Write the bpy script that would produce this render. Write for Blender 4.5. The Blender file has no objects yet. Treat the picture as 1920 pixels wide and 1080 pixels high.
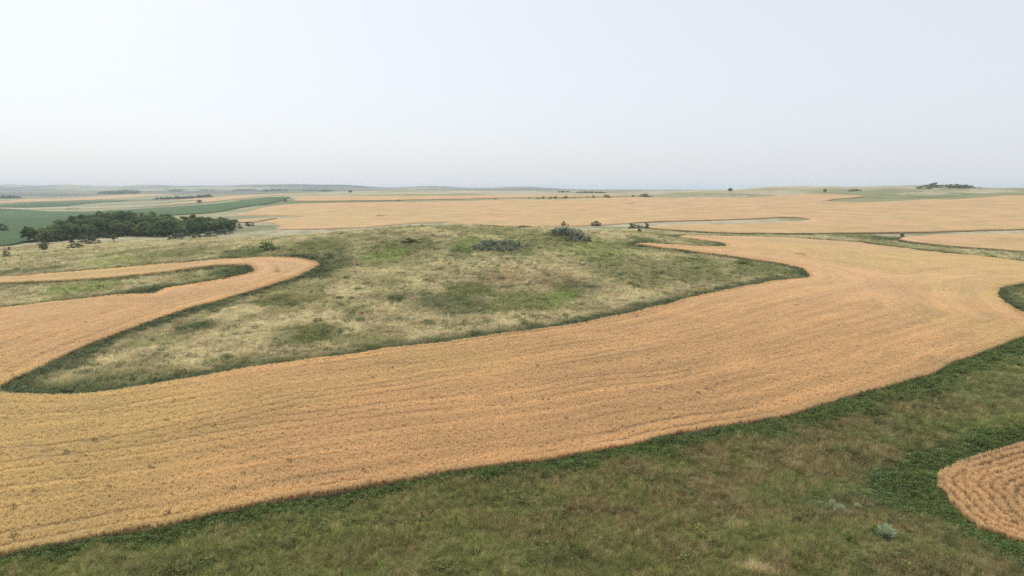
import bpy, bmesh, math, random
import numpy as np
from mathutils import Vector, Matrix, geometry

scene = bpy.context.scene
# ---------------------------------------------------------------- camera
cam_data = bpy.data.cameras.new('camera'); cam = bpy.data.objects.new('camera', cam_data)
scene.collection.objects.link(cam); scene.camera = cam
cam_data.sensor_width = 36.0; cam_data.lens = 36.0 * 1297 / 1920
cam_data.clip_start = .5; cam_data.clip_end = 60000
cam.location = (0, 0, 20.0)
cam.rotation_euler = (math.radians(90) - math.atan(189 / 1297), 0, 0)
# ---------------------------------------------------------------- sky, sun, exposure
SUN_AZ, SUN_EL = -38.0, 50.0            # degrees from the view direction (left is negative), elevation
world = bpy.data.worlds.new('World'); scene.world = world; world.use_nodes = True
wn = world.node_tree.nodes; wl = world.node_tree.links; wn.clear()
sky = wn.new('ShaderNodeTexSky'); sky.sky_type = 'NISHITA'; sky.sun_disc = False
sky.sun_elevation = math.radians(SUN_EL); sky.sun_rotation = math.radians(SUN_AZ)
sky.altitude = 600; sky.air_density = 1.0; sky.dust_density = 5.0; sky.ozone_density = 1.0
veil = wn.new('ShaderNodeMix'); veil.data_type = 'RGBA'; veil.inputs[0].default_value = .62   # thin even high cloud
veil.inputs[7].default_value = (10.85, 11.0, 11.1, 1)
bg = wn.new('ShaderNodeBackground'); bg.inputs[1].default_value = .10
wo = wn.new('ShaderNodeOutputWorld')
wb = wn.new('ShaderNodeMix'); wb.data_type = 'RGBA'; wb.blend_type = 'MULTIPLY'; wb.inputs[0].default_value = 1; wb.inputs[7].default_value = (.90, .98, 1.06, 1)   # cooler air
tcw = wn.new('ShaderNodeTexCoord'); sep = wn.new('ShaderNodeSeparateXYZ'); elev = wn.new('ShaderNodeMapRange'); elev.inputs[2].default_value = .3
low = wn.new('ShaderNodeMix'); low.data_type = 'RGBA'; low.inputs[6].default_value = (10.4, 11.0, 11.9, 1); low.inputs[7].default_value = (11.0, 11.0, 10.95, 1)   # the veil is bluer towards the horizon
wl.new(tcw.outputs['Generated'], sep.inputs[0]); wl.new(sep.outputs[2], elev.inputs[0]); wl.new(elev.outputs[0], low.inputs[0]); wl.new(low.outputs[2], veil.inputs[7])
wl.new(sky.outputs[0], wb.inputs[6]); wl.new(wb.outputs[2], veil.inputs[6]); wl.new(veil.outputs[2], bg.inputs[0]); wl.new(bg.outputs[0], wo.inputs[0])
sun_d = bpy.data.lights.new('sun', 'SUN'); sun = bpy.data.objects.new('sun', sun_d); scene.collection.objects.link(sun)
sun_d.energy = 2.7; sun_d.angle = math.radians(2.5); sun_d.color = (1, .95, .87)
a, e = math.radians(SUN_AZ), math.radians(SUN_EL)
sun.rotation_euler = Vector((math.sin(a) * math.cos(e), math.cos(a) * math.cos(e), math.sin(e))).to_track_quat('Z', 'Y').to_euler()
scene.view_settings.view_transform = 'Standard'; scene.view_settings.look = 'None'
scene.view_settings.exposure = 0.0; scene.view_settings.gamma = 1.0; scene.view_settings.use_curve_mapping = False
scene.cycles.max_bounces = 6; scene.cycles.diffuse_bounces = 3; scene.cycles.transmission_bounces = 3
scene.cycles.volume_bounces = 2; scene.cycles.use_denoising = False

# ---------------------------------------------------------------- terrain
CAM_H = 20.0
def _vhash(ix, iy, seed):
    h = (ix.astype(np.int64) * 374761393 + iy.astype(np.int64) * 668265263 + seed * 982451653) & 0xFFFFFFFF
    h = ((h ^ (h >> 13)) * 1274126177) & 0xFFFFFFFF
    return ((h ^ (h >> 16)) & 0xFFFF) / 65535.0
def vnoise(x, y, seed=0):
    x = np.asarray(x, float); y = np.asarray(y, float)
    ix = np.floor(x); iy = np.floor(y); fx = x - ix; fy = y - iy
    fx = fx * fx * (3 - 2 * fx); fy = fy * fy * (3 - 2 * fy)
    a = _vhash(ix, iy, seed); b = _vhash(ix + 1, iy, seed); c = _vhash(ix, iy + 1, seed); d = _vhash(ix + 1, iy + 1, seed)
    return (a * (1 - fx) + b * fx) * (1 - fy) + (c * (1 - fx) + d * fx) * fy
def fbm(x, y, scale, octaves=4, seed=0, gain=0.5):
    t = 0; amp = 1; tot = 0; s = 1.0 / scale
    for o in range(octaves):
        t = t + amp * vnoise(x * s + 17.3 * o, y * s - 9.1 * o, seed + o); tot += amp; amp *= gain; s *= 2.03
    return t / tot                                            # 0..1, mean .5

_Yn = np.array([3, 30, 60, 90, 120, 160, 200, 250, 300, 400, 500, 600, 700, 850, 1050, 1400, 2000, 3000, 4500, 7000, 12000, 20000.])
_Cn = np.array([-340, 0, 240, 480, 720, 960, 1200, 1440, 1680, 1920, 2260.])
_Zt = np.array([
 #  3  30  60   90  120  160  200  250  300  400  500  600  700  850 1050 1400 2000 3000 4500 7000 12000 20000
 [0.5, 0, 0, -0.3, -0.5, -0.5, -0.8, -1, -1.5, -3, -4.5, -6, -7, -8, -8.5, -8, -5, 0, 7, 0, -18, -42],
 [0.5, 0, 0, -0.3, -0.5, -0.5, -0.8, -1, -1.5, -3, -4.5, -6, -7, -8, -8.5, -8, -5, 0, 7, 0, -18, -42],
 [0, 0, 0, 0, 0, 0.3, 0.3, -0.5, -1.2, -2, -3, -4, -5, -6, -7, -6, -3, 2, 8, 0, -18, -42],
 [0, 0, 0, 0, 0, 0.3, 0.5, 0.3, 0, -0.5, 0, 1, 2, 3, 3, 2, 0, 4, 10, 0, -18, -42],
 [0, 0, 0, 0, 0, 0, 0, 0, 0, -1, 1, 4, 7, 11, 14.5, 15.5, 12, 12, 13, 2, -18, -42],
 [0, 0, 0, 0, 0, 0, 0, 0, 0, -1, 1.5, 4.5, 8, 11.5, 11.5, 11, 9, 9, 11, 0, -18, -42],
 [0, 0, 0, 0, 0, 0, 1, 2, 2.5, 1.5, 3, 6, 9, 11, 10, 8, 6, 5, 4, -4, -20, -45],
 [0, 0, 0, 0, 0, 0, 0, 0.7, 1.5, 2.5, 5, 9, 13, 16.5, 18.6, 15, 10, 5, 2, -5, -22, -48],
 [0, 0, 0, 0, 0, 0, 0, 1, 2, 3.5, 6, 9, 13, 18, 18.5, 14, 10, 5, 2, -5, -22, -48],
 [0, 0, 0, 0, 0, 0, 0.3, 1, 2, 4, 7, 10.5, 14, 17.2, 17.6, 13, 10, 5, 2, -5, -22, -48],
 [0, 0, 0, 0, 0, 0, 0.3, 1, 2, 4, 7, 10.5, 14, 17, 17, 13, 10, 5, 2, -5, -22, -48],
])
def _make_grid():
    NL, NC = 360, 220
    Ls = np.linspace(math.log(3), math.log(20000), NL); Cs = np.linspace(-340, 2260, NC)
    li = np.array([np.interp(Ls, np.log(_Yn), row) for row in _Zt])
    g = np.array([np.interp(Cs, _Cn, li[:, j]) for j in range(NL)]).T          # NC x NL
    def blur(a, sig, axis):
        k = np.exp(-.5 * (np.arange(-4 * int(sig) - 1, 4 * int(sig) + 2) / sig) ** 2); k /= k.sum(); h = len(k) // 2
        pad = [(0, 0), (0, 0)]; pad[axis] = (h, h)
        return np.apply_along_axis(lambda v: np.convolve(v, k, 'valid'), axis, np.pad(a, pad, 'edge'))
    return blur(blur(g, 5.0, 1), 8.0, 0)
_G = _make_grid()
def _cr(t):
    t2 = t * t; t3 = t2 * t
    return (-.5 * t + t2 - .5 * t3, 1 - 2.5 * t2 + 1.5 * t3, .5 * t + 2 * t2 - 1.5 * t3, -.5 * t2 + .5 * t3)
def _grid_sample(u, v):
    NC, NL = _G.shape
    u = np.clip(u, 0, NC - 1.001); v = np.clip(v, 0, NL - 1.001)
    iu = np.floor(u).astype(int); iv = np.floor(v).astype(int)
    wu = _cr(u - iu); wv = _cr(v - iv); r = 0
    for a in range(4):
        ia = np.clip(iu + a - 1, 0, NC - 1)
        for b in range(4):
            r = r + wu[a] * wv[b] * _G[ia, np.clip(iv + b - 1, 0, NL - 1)]
    return r
# rounded rises: centre x, y, half-widths, height
BUMPS = [(-16, 196, 44, 44, 7.4), (22, 205, 40, 40, 1.2), (-75, 205, 50, 30, 1.2),
         (538, 872, 30, 40, 4.6), (505, 880, 60, 40, 1.6), (410, 1050, 35, 50, 3.0), (450, 1050, 90, 60, .8),
         (-3226, 4500, 70, 300, 32.4), (-2870, 4500, 110, 300, 29.7), (-2560, 4400, 120, 300, 20.2), (-2280, 4400, 110, 300, 27.0),
         (-1950, 4300, 130, 300, 20.2), (-1620, 4300, 150, 300, 23.0), (-1300, 4200, 150, 300, 25.7), (-1000, 4200, 130, 300, 20.2),
         (-500, 4400, 150, 300, 16.2), (60, 4400, 150, 300, 14.9), (3300, 4500, 400, 300, 15),
         (4, 41, 12, 8, .0), (17, 33, 6, 4, .5), (20, 36, 4, 3, .35), (26, 44, 9, 7, -.4)]
def smoothstep_(a_, b_, x):
    u = np.clip((x - a_) / (b_ - a_), 0, 1); return u * u * (3 - 2 * u)
def ground_z(X, Y):
    X = np.asarray(X, float); Y = np.asarray(Y, float)
    r = np.hypot(X, Y) + 1e-6; ph = np.arctan2(X, Y)
    Ye = np.maximum(r * np.maximum(np.cos(ph), .45), 3.01)
    px = 960 + 1297 * np.tan(np.clip(ph, -.785, .785))
    z = _grid_sample((px + 340) / 2600 * 219, (np.log(Ye) - math.log(3)) / (math.log(20000) - math.log(3)) * 359)
    for bx, by, sx, sy, h in BUMPS:
        z = z + h * np.exp(-.5 * (((X - bx) / sx) ** 2 + ((Y - by) / sy) ** 2))
    far = np.clip((r - 300) / 900, 0, 1)
    z = z + (fbm(X, Y, 45, 2, 5) - .5) * .8 * np.clip(r / 120, 0, 1) + (fbm(X, Y, 420, 3, 8) - .5) * 3 * far * np.clip((r-900)/1500, 0, 1)
    z = z + (fbm(X, Y, 75, 3, 15) - .5) * 8.5 * smoothstep_(620, 800, r) * (1 - smoothstep_(1300, 1900, r)) * smoothstep_(60, 220, X)
    z = z + (fbm(X, Y, 7, 2, 11) - .5) * .30 * np.clip(1 - (r - 260) / 150, 0, 1)
    return z
# ---------------------------------------------------------------- surveyed plan, in metres (x right, y ahead)
FIELDS = [
 ('wheat_field',0.6,[(-29.02,33.33),(-27.4,34.51),(-24.97,35.47),(-22.59,36.75),(-20.02,38.11),(-17.73,39.36),(-15.27,40.63),(-11.12,42.65),(-5.6,45.08),(0.5,47.07),(7.26,49.97),(13.69,53.16),(19.75,55.92),(24.94,58.41),(33.22,63.78),(40.12,68.45),(49.12,75.6),(57.47,81.99),(69.41,91.83),(80.95,99.09),(87.48,99.54),(92.09,104.93),(82.35,100.94),(79.54,102.47),(80.83,107.53),(82.9,113.38),(84.56,117.93),(88.64,124.84),(95.05,133.25),(97.95,135.6),(104.7,140.07),(121.64,150.42),(133.59,153.53),(139.28,160.18),(139.34,172.76),(136.5,183.54),(134.15,192.55),(131.09,206.73),(125.59,219.69),(120.14,237.71),(113.73,245.77),(104.98,252.18),(94.82,256.31),(83.88,259.18),(70.53,254.29),(62.82,250.86),(54.52,226.71),(56.2,224.24),(60.63,217.05),(64.88,215.53),(63.93,203.92),(60.2,197.36),(56.52,195.17),(43.17,186.41),(36.38,184.86),(31.74,178.75),(33.47,180.58),(38.99,178.89),(44.76,178.11),(51.09,176.06),(56.74,172.4),(62.4,167.74),(65.8,163.79),(67.01,159.01),(63.84,147.27),(61.4,142.33),(57.38,139.23),(50.34,134.78),(38.8,124.47),(27.58,113.87),(17.88,103.76),(5.87,93.47),(-1.4,89.02),(-8.01,84.7),(-14.15,81.53),(-19.6,77.53),(-27.06,74.29),(-32.82,68.89),(-37.47,65.4),(-41.0,63.52),(-45.02,63.25),(-48.45,64.03),(-49.8,64.75),(-51.76,68.14),(-52.01,73.43),(-53.17,81.35),(-53.56,89.46),(-53.06,97.47),(-52.02,105.9),(-48.86,115.16),(-44.67,124.62),(-43.01,129.43),(-41.05,134.36),(-40.46,140.88),(-40.1,143.27),(-42.29,147.53),(-45.96,151.05),(-51.36,154.31),(-58.05,156.23),(-67.93,156.63),(-79.45,155.31),(-87.79,153.97),(-98.87,152.5),(-111.01,148.79),(-118.01,144.51),(-110.51,135.04),(-104.9,140.34),(-94.06,140.53),(-83.49,141.24),(-73.71,143.76),(-67.21,148.05),(-61.7,148.69),(-57.29,148.34),(-53.51,142.79),(-52.47,138.49),(-54.72,134.63),(-58.78,129.11),(-62.7,124.18),(-62.92,120.41),(-69.26,120.79),(-76.0,116.53),(-83.55,111.24),(-86.08,104.63)],'wheat','ripe golden wheat strip sweeping around the grassy hill in front','wheat field'),
 ('wheat_field',0.6,[(51.29,53.67),(46.65,53.26),(43.0,52.41),(39.71,51.37),(37.32,50.55),(34.76,49.43),(32.02,47.87),(30.12,46.22),(28.82,44.44),(28.76,43.61),(28.4,42.42),(28.32,41.32),(27.97,40.16),(28.06,39.17),(27.85,38.42),(28.3,38.08),(28.66,37.11),(28.94,36.57),(29.98,34.86),(32.15,32.57)],'wheat','golden wheat corner with curved dark drill rows beside the dark weeds','wheat field'),
 ('wheat_field',0.6,[(-208.21,521.93),(-207.13,540.17),(-223.47,615.3),(-229.1,672.29),(-219.28,685.21),(-209.84,701.14),(-178.53,686.08),(-111.47,662.11),(-48.44,673.54),(-26.23,685.79),(19.64,694.03),(56.97,696.22),(90.81,715.42),(146.27,735.84),(166.19,677.06),(176.96,661.19),(194.72,666.74),(205.49,642.9),(227.26,643.38),(252.52,662.16),(292.22,708.24),(307.95,710.9),(337.65,716.2),(354.54,720.41),(368.17,711.53),(326.41,657.8),(259.17,574.14),(265.06,556.85),(282.3,549.71),(301.05,558.84),(329.25,573.85),(353.17,584.5),(368.28,582.92),(390.82,592.92),(418.26,601.31),(458.67,625.19),(576.08,661.46),(283.73,309.99),(217.68,294.57),(156.74,278.75),(122.2,273.48),(101.51,274.48),(79.94,276.77),(67.89,282.59),(61.25,296.97),(61.86,312.93),(79.74,328.2),(108.8,332.24),(126.85,341.01),(148.72,357.15),(159.77,370.84),(157.93,389.55),(127.54,377.38),(99.44,366.64),(77.84,361.73),(57.8,349.7),(43.14,337.96),(27.88,338.75),(12.97,344.17),(1.56,202.54),(-3.29,203.43),(-8.56,209.92),(-30.63,390.62),(-42.9,404.49),(-51.24,399.18),(-63.51,375.37),(-74.86,346.26),(-93.18,328.08),(-106.62,329.79),(-114.76,337.44),(-120.46,359.26),(-138.08,399.18),(-144.06,397.96),(-148.92,445.86),(-140.28,459.18),(-140.94,469.66),(-166.64,491.25),(-192.63,501.99)],'wheat','wide ripe wheat field behind the grassy hill below the bush line','wheat field'),
 ('wheat_field',0.6,[(-168.13,417.61),(-168.84,439.69),(-160.71,445.32),(-151.5,447.45),(-152.54,431.66),(-150.91,414.29),(-156.85,408.15),(-161.47,403.96)],'wheat','small narrow wedge of wheat just right of the grove','wheat field'),
 ('wheat_field',0.6,[(262.12,286.14),(201.3,272.25),(174.59,269.79),(158.19,263.18),(146.2,256.3),(139.76,248.94),(140.15,247.48),(139.86,238.39),(146.32,225.44),(155.73,209.75),(166.4,180.48)],'wheat','wedge of wheat between the two grass strips beside the right hay bale','wheat field'),
 ('wheat_field',0.6,[(-246.48,787.71),(-277.54,898.44),(-288.04,949.07),(-258.21,915.37),(-186.18,866.86),(-139.22,827.96),(-57.72,803.47),(23.52,831.85),(77.46,830.89),(118.7,821.78),(134.23,798.26),(151.82,778.88),(96.34,759.15),(60.26,736.53),(20.8,735.33),(-27.85,728.39),(-51.33,713.95),(-118.98,706.92),(-191.6,736.48),(-219.46,754.75)],'wheat','thin pale wheat field beyond the line of bushes','wheat field'),
 ('green_crop_field',0.6,[(-766.47,952.77),(-659.87,897.01),(-579.78,831.21),(-463.65,724.11),(-431.84,728.64),(-415.86,753.58),(-389.67,772.95),(-366.02,803.27),(-359.21,880.6),(-374.82,1010.55),(-385.84,1097.14),(-352.37,1072.0),(-309.5,975.51),(-273.57,831.58),(-255.07,725.82),(-256.37,683.06),(-245.22,600.1),(-244.5,559.19),(-264.44,534.18),(-225.62,419.24),(-211.59,352.38),(-186.39,272.98),(-184.27,261.79),(-179.28,241.74),(-181.97,224.13)],'crop','deep green crop field behind the grove of trees','crop field'),
 ('green_crop_field',0.6,[(-784.84,975.72),(-797.63,1085.06),(-831.86,1210.29),(-790.23,1274.98),(-782.62,1346.09),(-737.76,1333.92),(-698.95,1242.7),(-699.2,1202.06),(-669.1,1078.76),(-637.86,981.94),(-655.02,939.44),(-709.38,964.47),(-758.89,971.09)],'crop','narrow blue green crop strip in the valley far behind the grove','crop field'),
 ('wheat_field',0.6,[(-958.9,1193.03),(-978.51,1332.07),(-1093.35,1588.51),(-993.24,1555.39),(-1105.88,1879.12),(-1134.77,2121.73),(-987.39,2051.3),(-925.92,1794.57),(-844.5,1533.79),(-848.03,1368.47),(-886.78,1290.38),(-862.67,1173.79),(-822.25,1052.52)],'wheat','far pinkish wheat strip above the narrow blue green crop','wheat field'),
 ('wheat_field',0.6,[(-639.68,1286.57),(-610.27,1286.94),(-581.18,1357.46),(-594.65,1496.23),(-583.41,1590.61),(-459.8,1432.86),(-300.61,1092.85),(-382.12,1204.79),(-441.04,1268.17),(-431.76,1152.37),(-409.29,981.5),(-430.48,924.85),(-437.15,864.74),(-438.16,847.43),(-476.28,972.19),(-492.36,1090.79),(-546.65,1171.4)],'wheat','far pale wheat strip in front of the dark shelterbelt','wheat field'),
]
PATCHES = [
 (-44.4,94.9,4.2,5.2,'d',1),
 (-27.2,89.7,4.5,7.0,'g',0.95),
 (-18.4,86.4,4.8,4.3,'o',0.6),
 (-38.5,113.3,3.5,5.2,'g',0.9),
 (-19.2,114.4,2.3,3.9,'d',0.9),
 (-10.3,110.1,7.2,12.0,'d',0.75),
 (-6.7,121.9,4.5,7.0,'g',0.9),
 (2.2,113.3,6.1,10.5,'o',0.8),
 (12.0,122.8,5.5,8.3,'d',0.85),
 (8.5,118.3,2.9,8.1,'b',0.8),
 (-10.2,165.1,6.1,9.4,'b',0.8),
 (-25.2,162.8,8.9,13.4,'g',0.8),
 (-11.7,154.8,2.6,8.8,'d',0.7),
 (-27.8,152.6,6.6,12.1,'b',0.7),
 (-47.0,171.3,6.8,15.3,'g',0.7),
 (-51.1,165.3,5.3,15.3,'g',0.6),
 (54.0,241.6,6.7,11.1,'g',0.9),
 (37.0,195.6,4.9,8.3,'d',0.8),
 (19.2,165.5,9.0,17.3,'b',0.55),
 (27.1,145.2,11.4,17.6,'g',0.55),
 (39.3,140.3,6.7,10.8,'g',0.55),
 (56.1,157.2,6.4,16.4,'g',0.75),
 (61.7,149.8,3.7,6.5,'d',0.6),
 (-82.1,132.5,6.6,8.8,'b',0.7),
 (-57.0,141.3,4.9,7.2,'d',0.9),
 (-66.2,126.8,5.5,4.2,'d',0.8),
 (-86.7,179.4,10.8,16.2,'g',0.7),
 (-96.4,172.9,9.2,10.1,'b',0.5),
 (-111.4,161.3,7.6,6.1,'d',0.7),
 (-63.4,167.3,6.6,9.4,'d',0.8),
 (-36.7,147.9,3.5,15.7,'d',0.7),
 (-37.6,138.3,2.2,7.5,'d',0.7),
 (-45.8,88.0,4.6,3.8,'o',0.5),
 (-48.5,110.7,2.8,3.5,'g',0.7),
 (-32.2,76.8,3.2,2.7,'o',0.5),
 (-41.1,69.5,5.6,2.5,'d',0.5),
 (-28.4,121.6,3.9,6.6,'s',0.5),
 (-31.9,101.8,4.1,5.5,'s',0.6),
 (-15.6,99.3,6.2,8.1,'s',0.6),
 (-33.1,87.6,4.3,4.1,'s',0.5),
 (-37.6,82.0,4.2,3.8,'s',0.6),
 (-27.3,135.0,7.4,8.6,'s',0.6),
 (4.5,143.7,10.0,13.6,'s',0.6),
 (17.7,119.3,5.6,7.2,'s',0.6),
 (-3.1,133.3,6.2,9.5,'r',0.4),
 (8.2,131.8,5.1,9.1,'r',0.5),
 (-12.1,142.4,5.5,9.7,'s',0.4),
 (13.8,178.9,5.5,11.2,'g',0.7),
 (23.2,157.9,4.9,7.4,'b',0.4),
 (65.2,205.9,2.0,4.1,'d',0.8),
 (54.3,206.8,8.2,6.4,'g',0.7),
 (132.9,261.2,13.6,8.9,'g',0.8),
 (135.2,254.1,6.7,10.2,'d',0.7),
 (156.9,378.4,9.5,15.0,'g',0.7),
 (-131.5,341.8,16.9,25.1,'g',0.8),
 (-128.1,362.1,8.9,22.3,'d',0.6),
 (-185.9,474.7,23.6,29.2,'g',0.6),
 (90.4,123.8,3.5,16.3,'o',0.8),
 (98.5,132.9,3.8,8.5,'g',0.5),
 (27.2,45.1,2.5,5.2,'d',1),
 (20.6,42.0,2.5,1.7,'d',0.5),
 (27.0,49.0,2.2,1.4,'r',0.6),
 (27.0,56.1,4.3,3.0,'r',0.55),
 (36.6,61.8,5.5,4.0,'r',0.5),
 (19.9,45.5,3.4,1.3,'b',0.55),
 (16.5,43.0,2.1,1.0,'b',0.35),
 (13.8,36.6,3.9,2.1,'b',0.45),
 (12.4,33.2,1.7,0.8,'s',0.95),
 (5.6,40.4,2.8,1.9,'r',0.5),
 (1.2,37.7,3.5,1.7,'r',0.4),
 (8.8,45.1,2.8,1.3,'g',0.5),
 (-7.6,35.4,3.9,1.5,'r',0.4),
 (28.6,53.8,2.8,1.4,'b',0.5),
 (35.8,56.5,4.1,1.7,'b',0.35),
 (4.0,34.2,3.5,0.9,'g',0.6),
 (-17.4,34.4,4.5,0.8,'g',0.5),
 (-2.1,41.9,3.9,1.4,'g',0.45),
 (25.6,34.8,3.0,1.4,'d',0.5),
 (22.3,40.8,1.8,1.2,'r',0.35),
 (27.6,41.1,1.1,1.7,'d',0.5),
 (13.1,38.0,1.2,0.8,'s',0.25),
 (24.7,61.8,3.1,1.7,'r',0.4),
 (317.6,692.4,23.5,25.1,'g',0.5),
 (332.6,639.7,27.8,23.7,'g',0.6),
 (455.7,710.1,39.0,74.4,'g',0.3),
 (241.9,688.2,28.1,28.2,'g',0.6),
 (206.5,693.0,22.3,25.6,'g',0.4),
 (403.4,713.3,37.9,44.8,'g',0.4),
 (524.1,771.1,28.8,76.7,'s',0.6),
 (432.2,725.4,26.0,54.7,'s',0.6),
 (309.3,778.9,25.8,65.7,'s',0.5),
]
LODGED = [
 (57.2,99.7,3.4,1.0,'l',0.9),
 (71.0,103.3,0.7,4.1,'l',0.9),
 (41.5,102.1,1.0,1.2,'l',0.8),
 (-31.9,51.0,1.3,0.4,'l',0.8),
 (-34.2,48.8,0.6,0.6,'l',0.8),
 (-22.7,56.0,0.6,0.4,'l',0.7),
 (-31.1,48.0,0.4,0.4,'l',0.7),
 (-11.8,74.3,3.5,0.4,'l',0.5),
 (-25.2,47.0,0.4,0.2,'l',0.6),
 (-16.2,59.7,1.0,0.3,'l',0.5),
 (5.7,72.0,1.7,0.4,'l',0.5),
 (19.2,65.1,0.8,0.4,'l',0.5),
 (20.0,87.7,2.1,0.6,'l',0.5),
 (-43.0,138.3,1.1,1.9,'l',0.7),
 (-51.3,143.7,2.4,3.2,'l',0.6),
]
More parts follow.
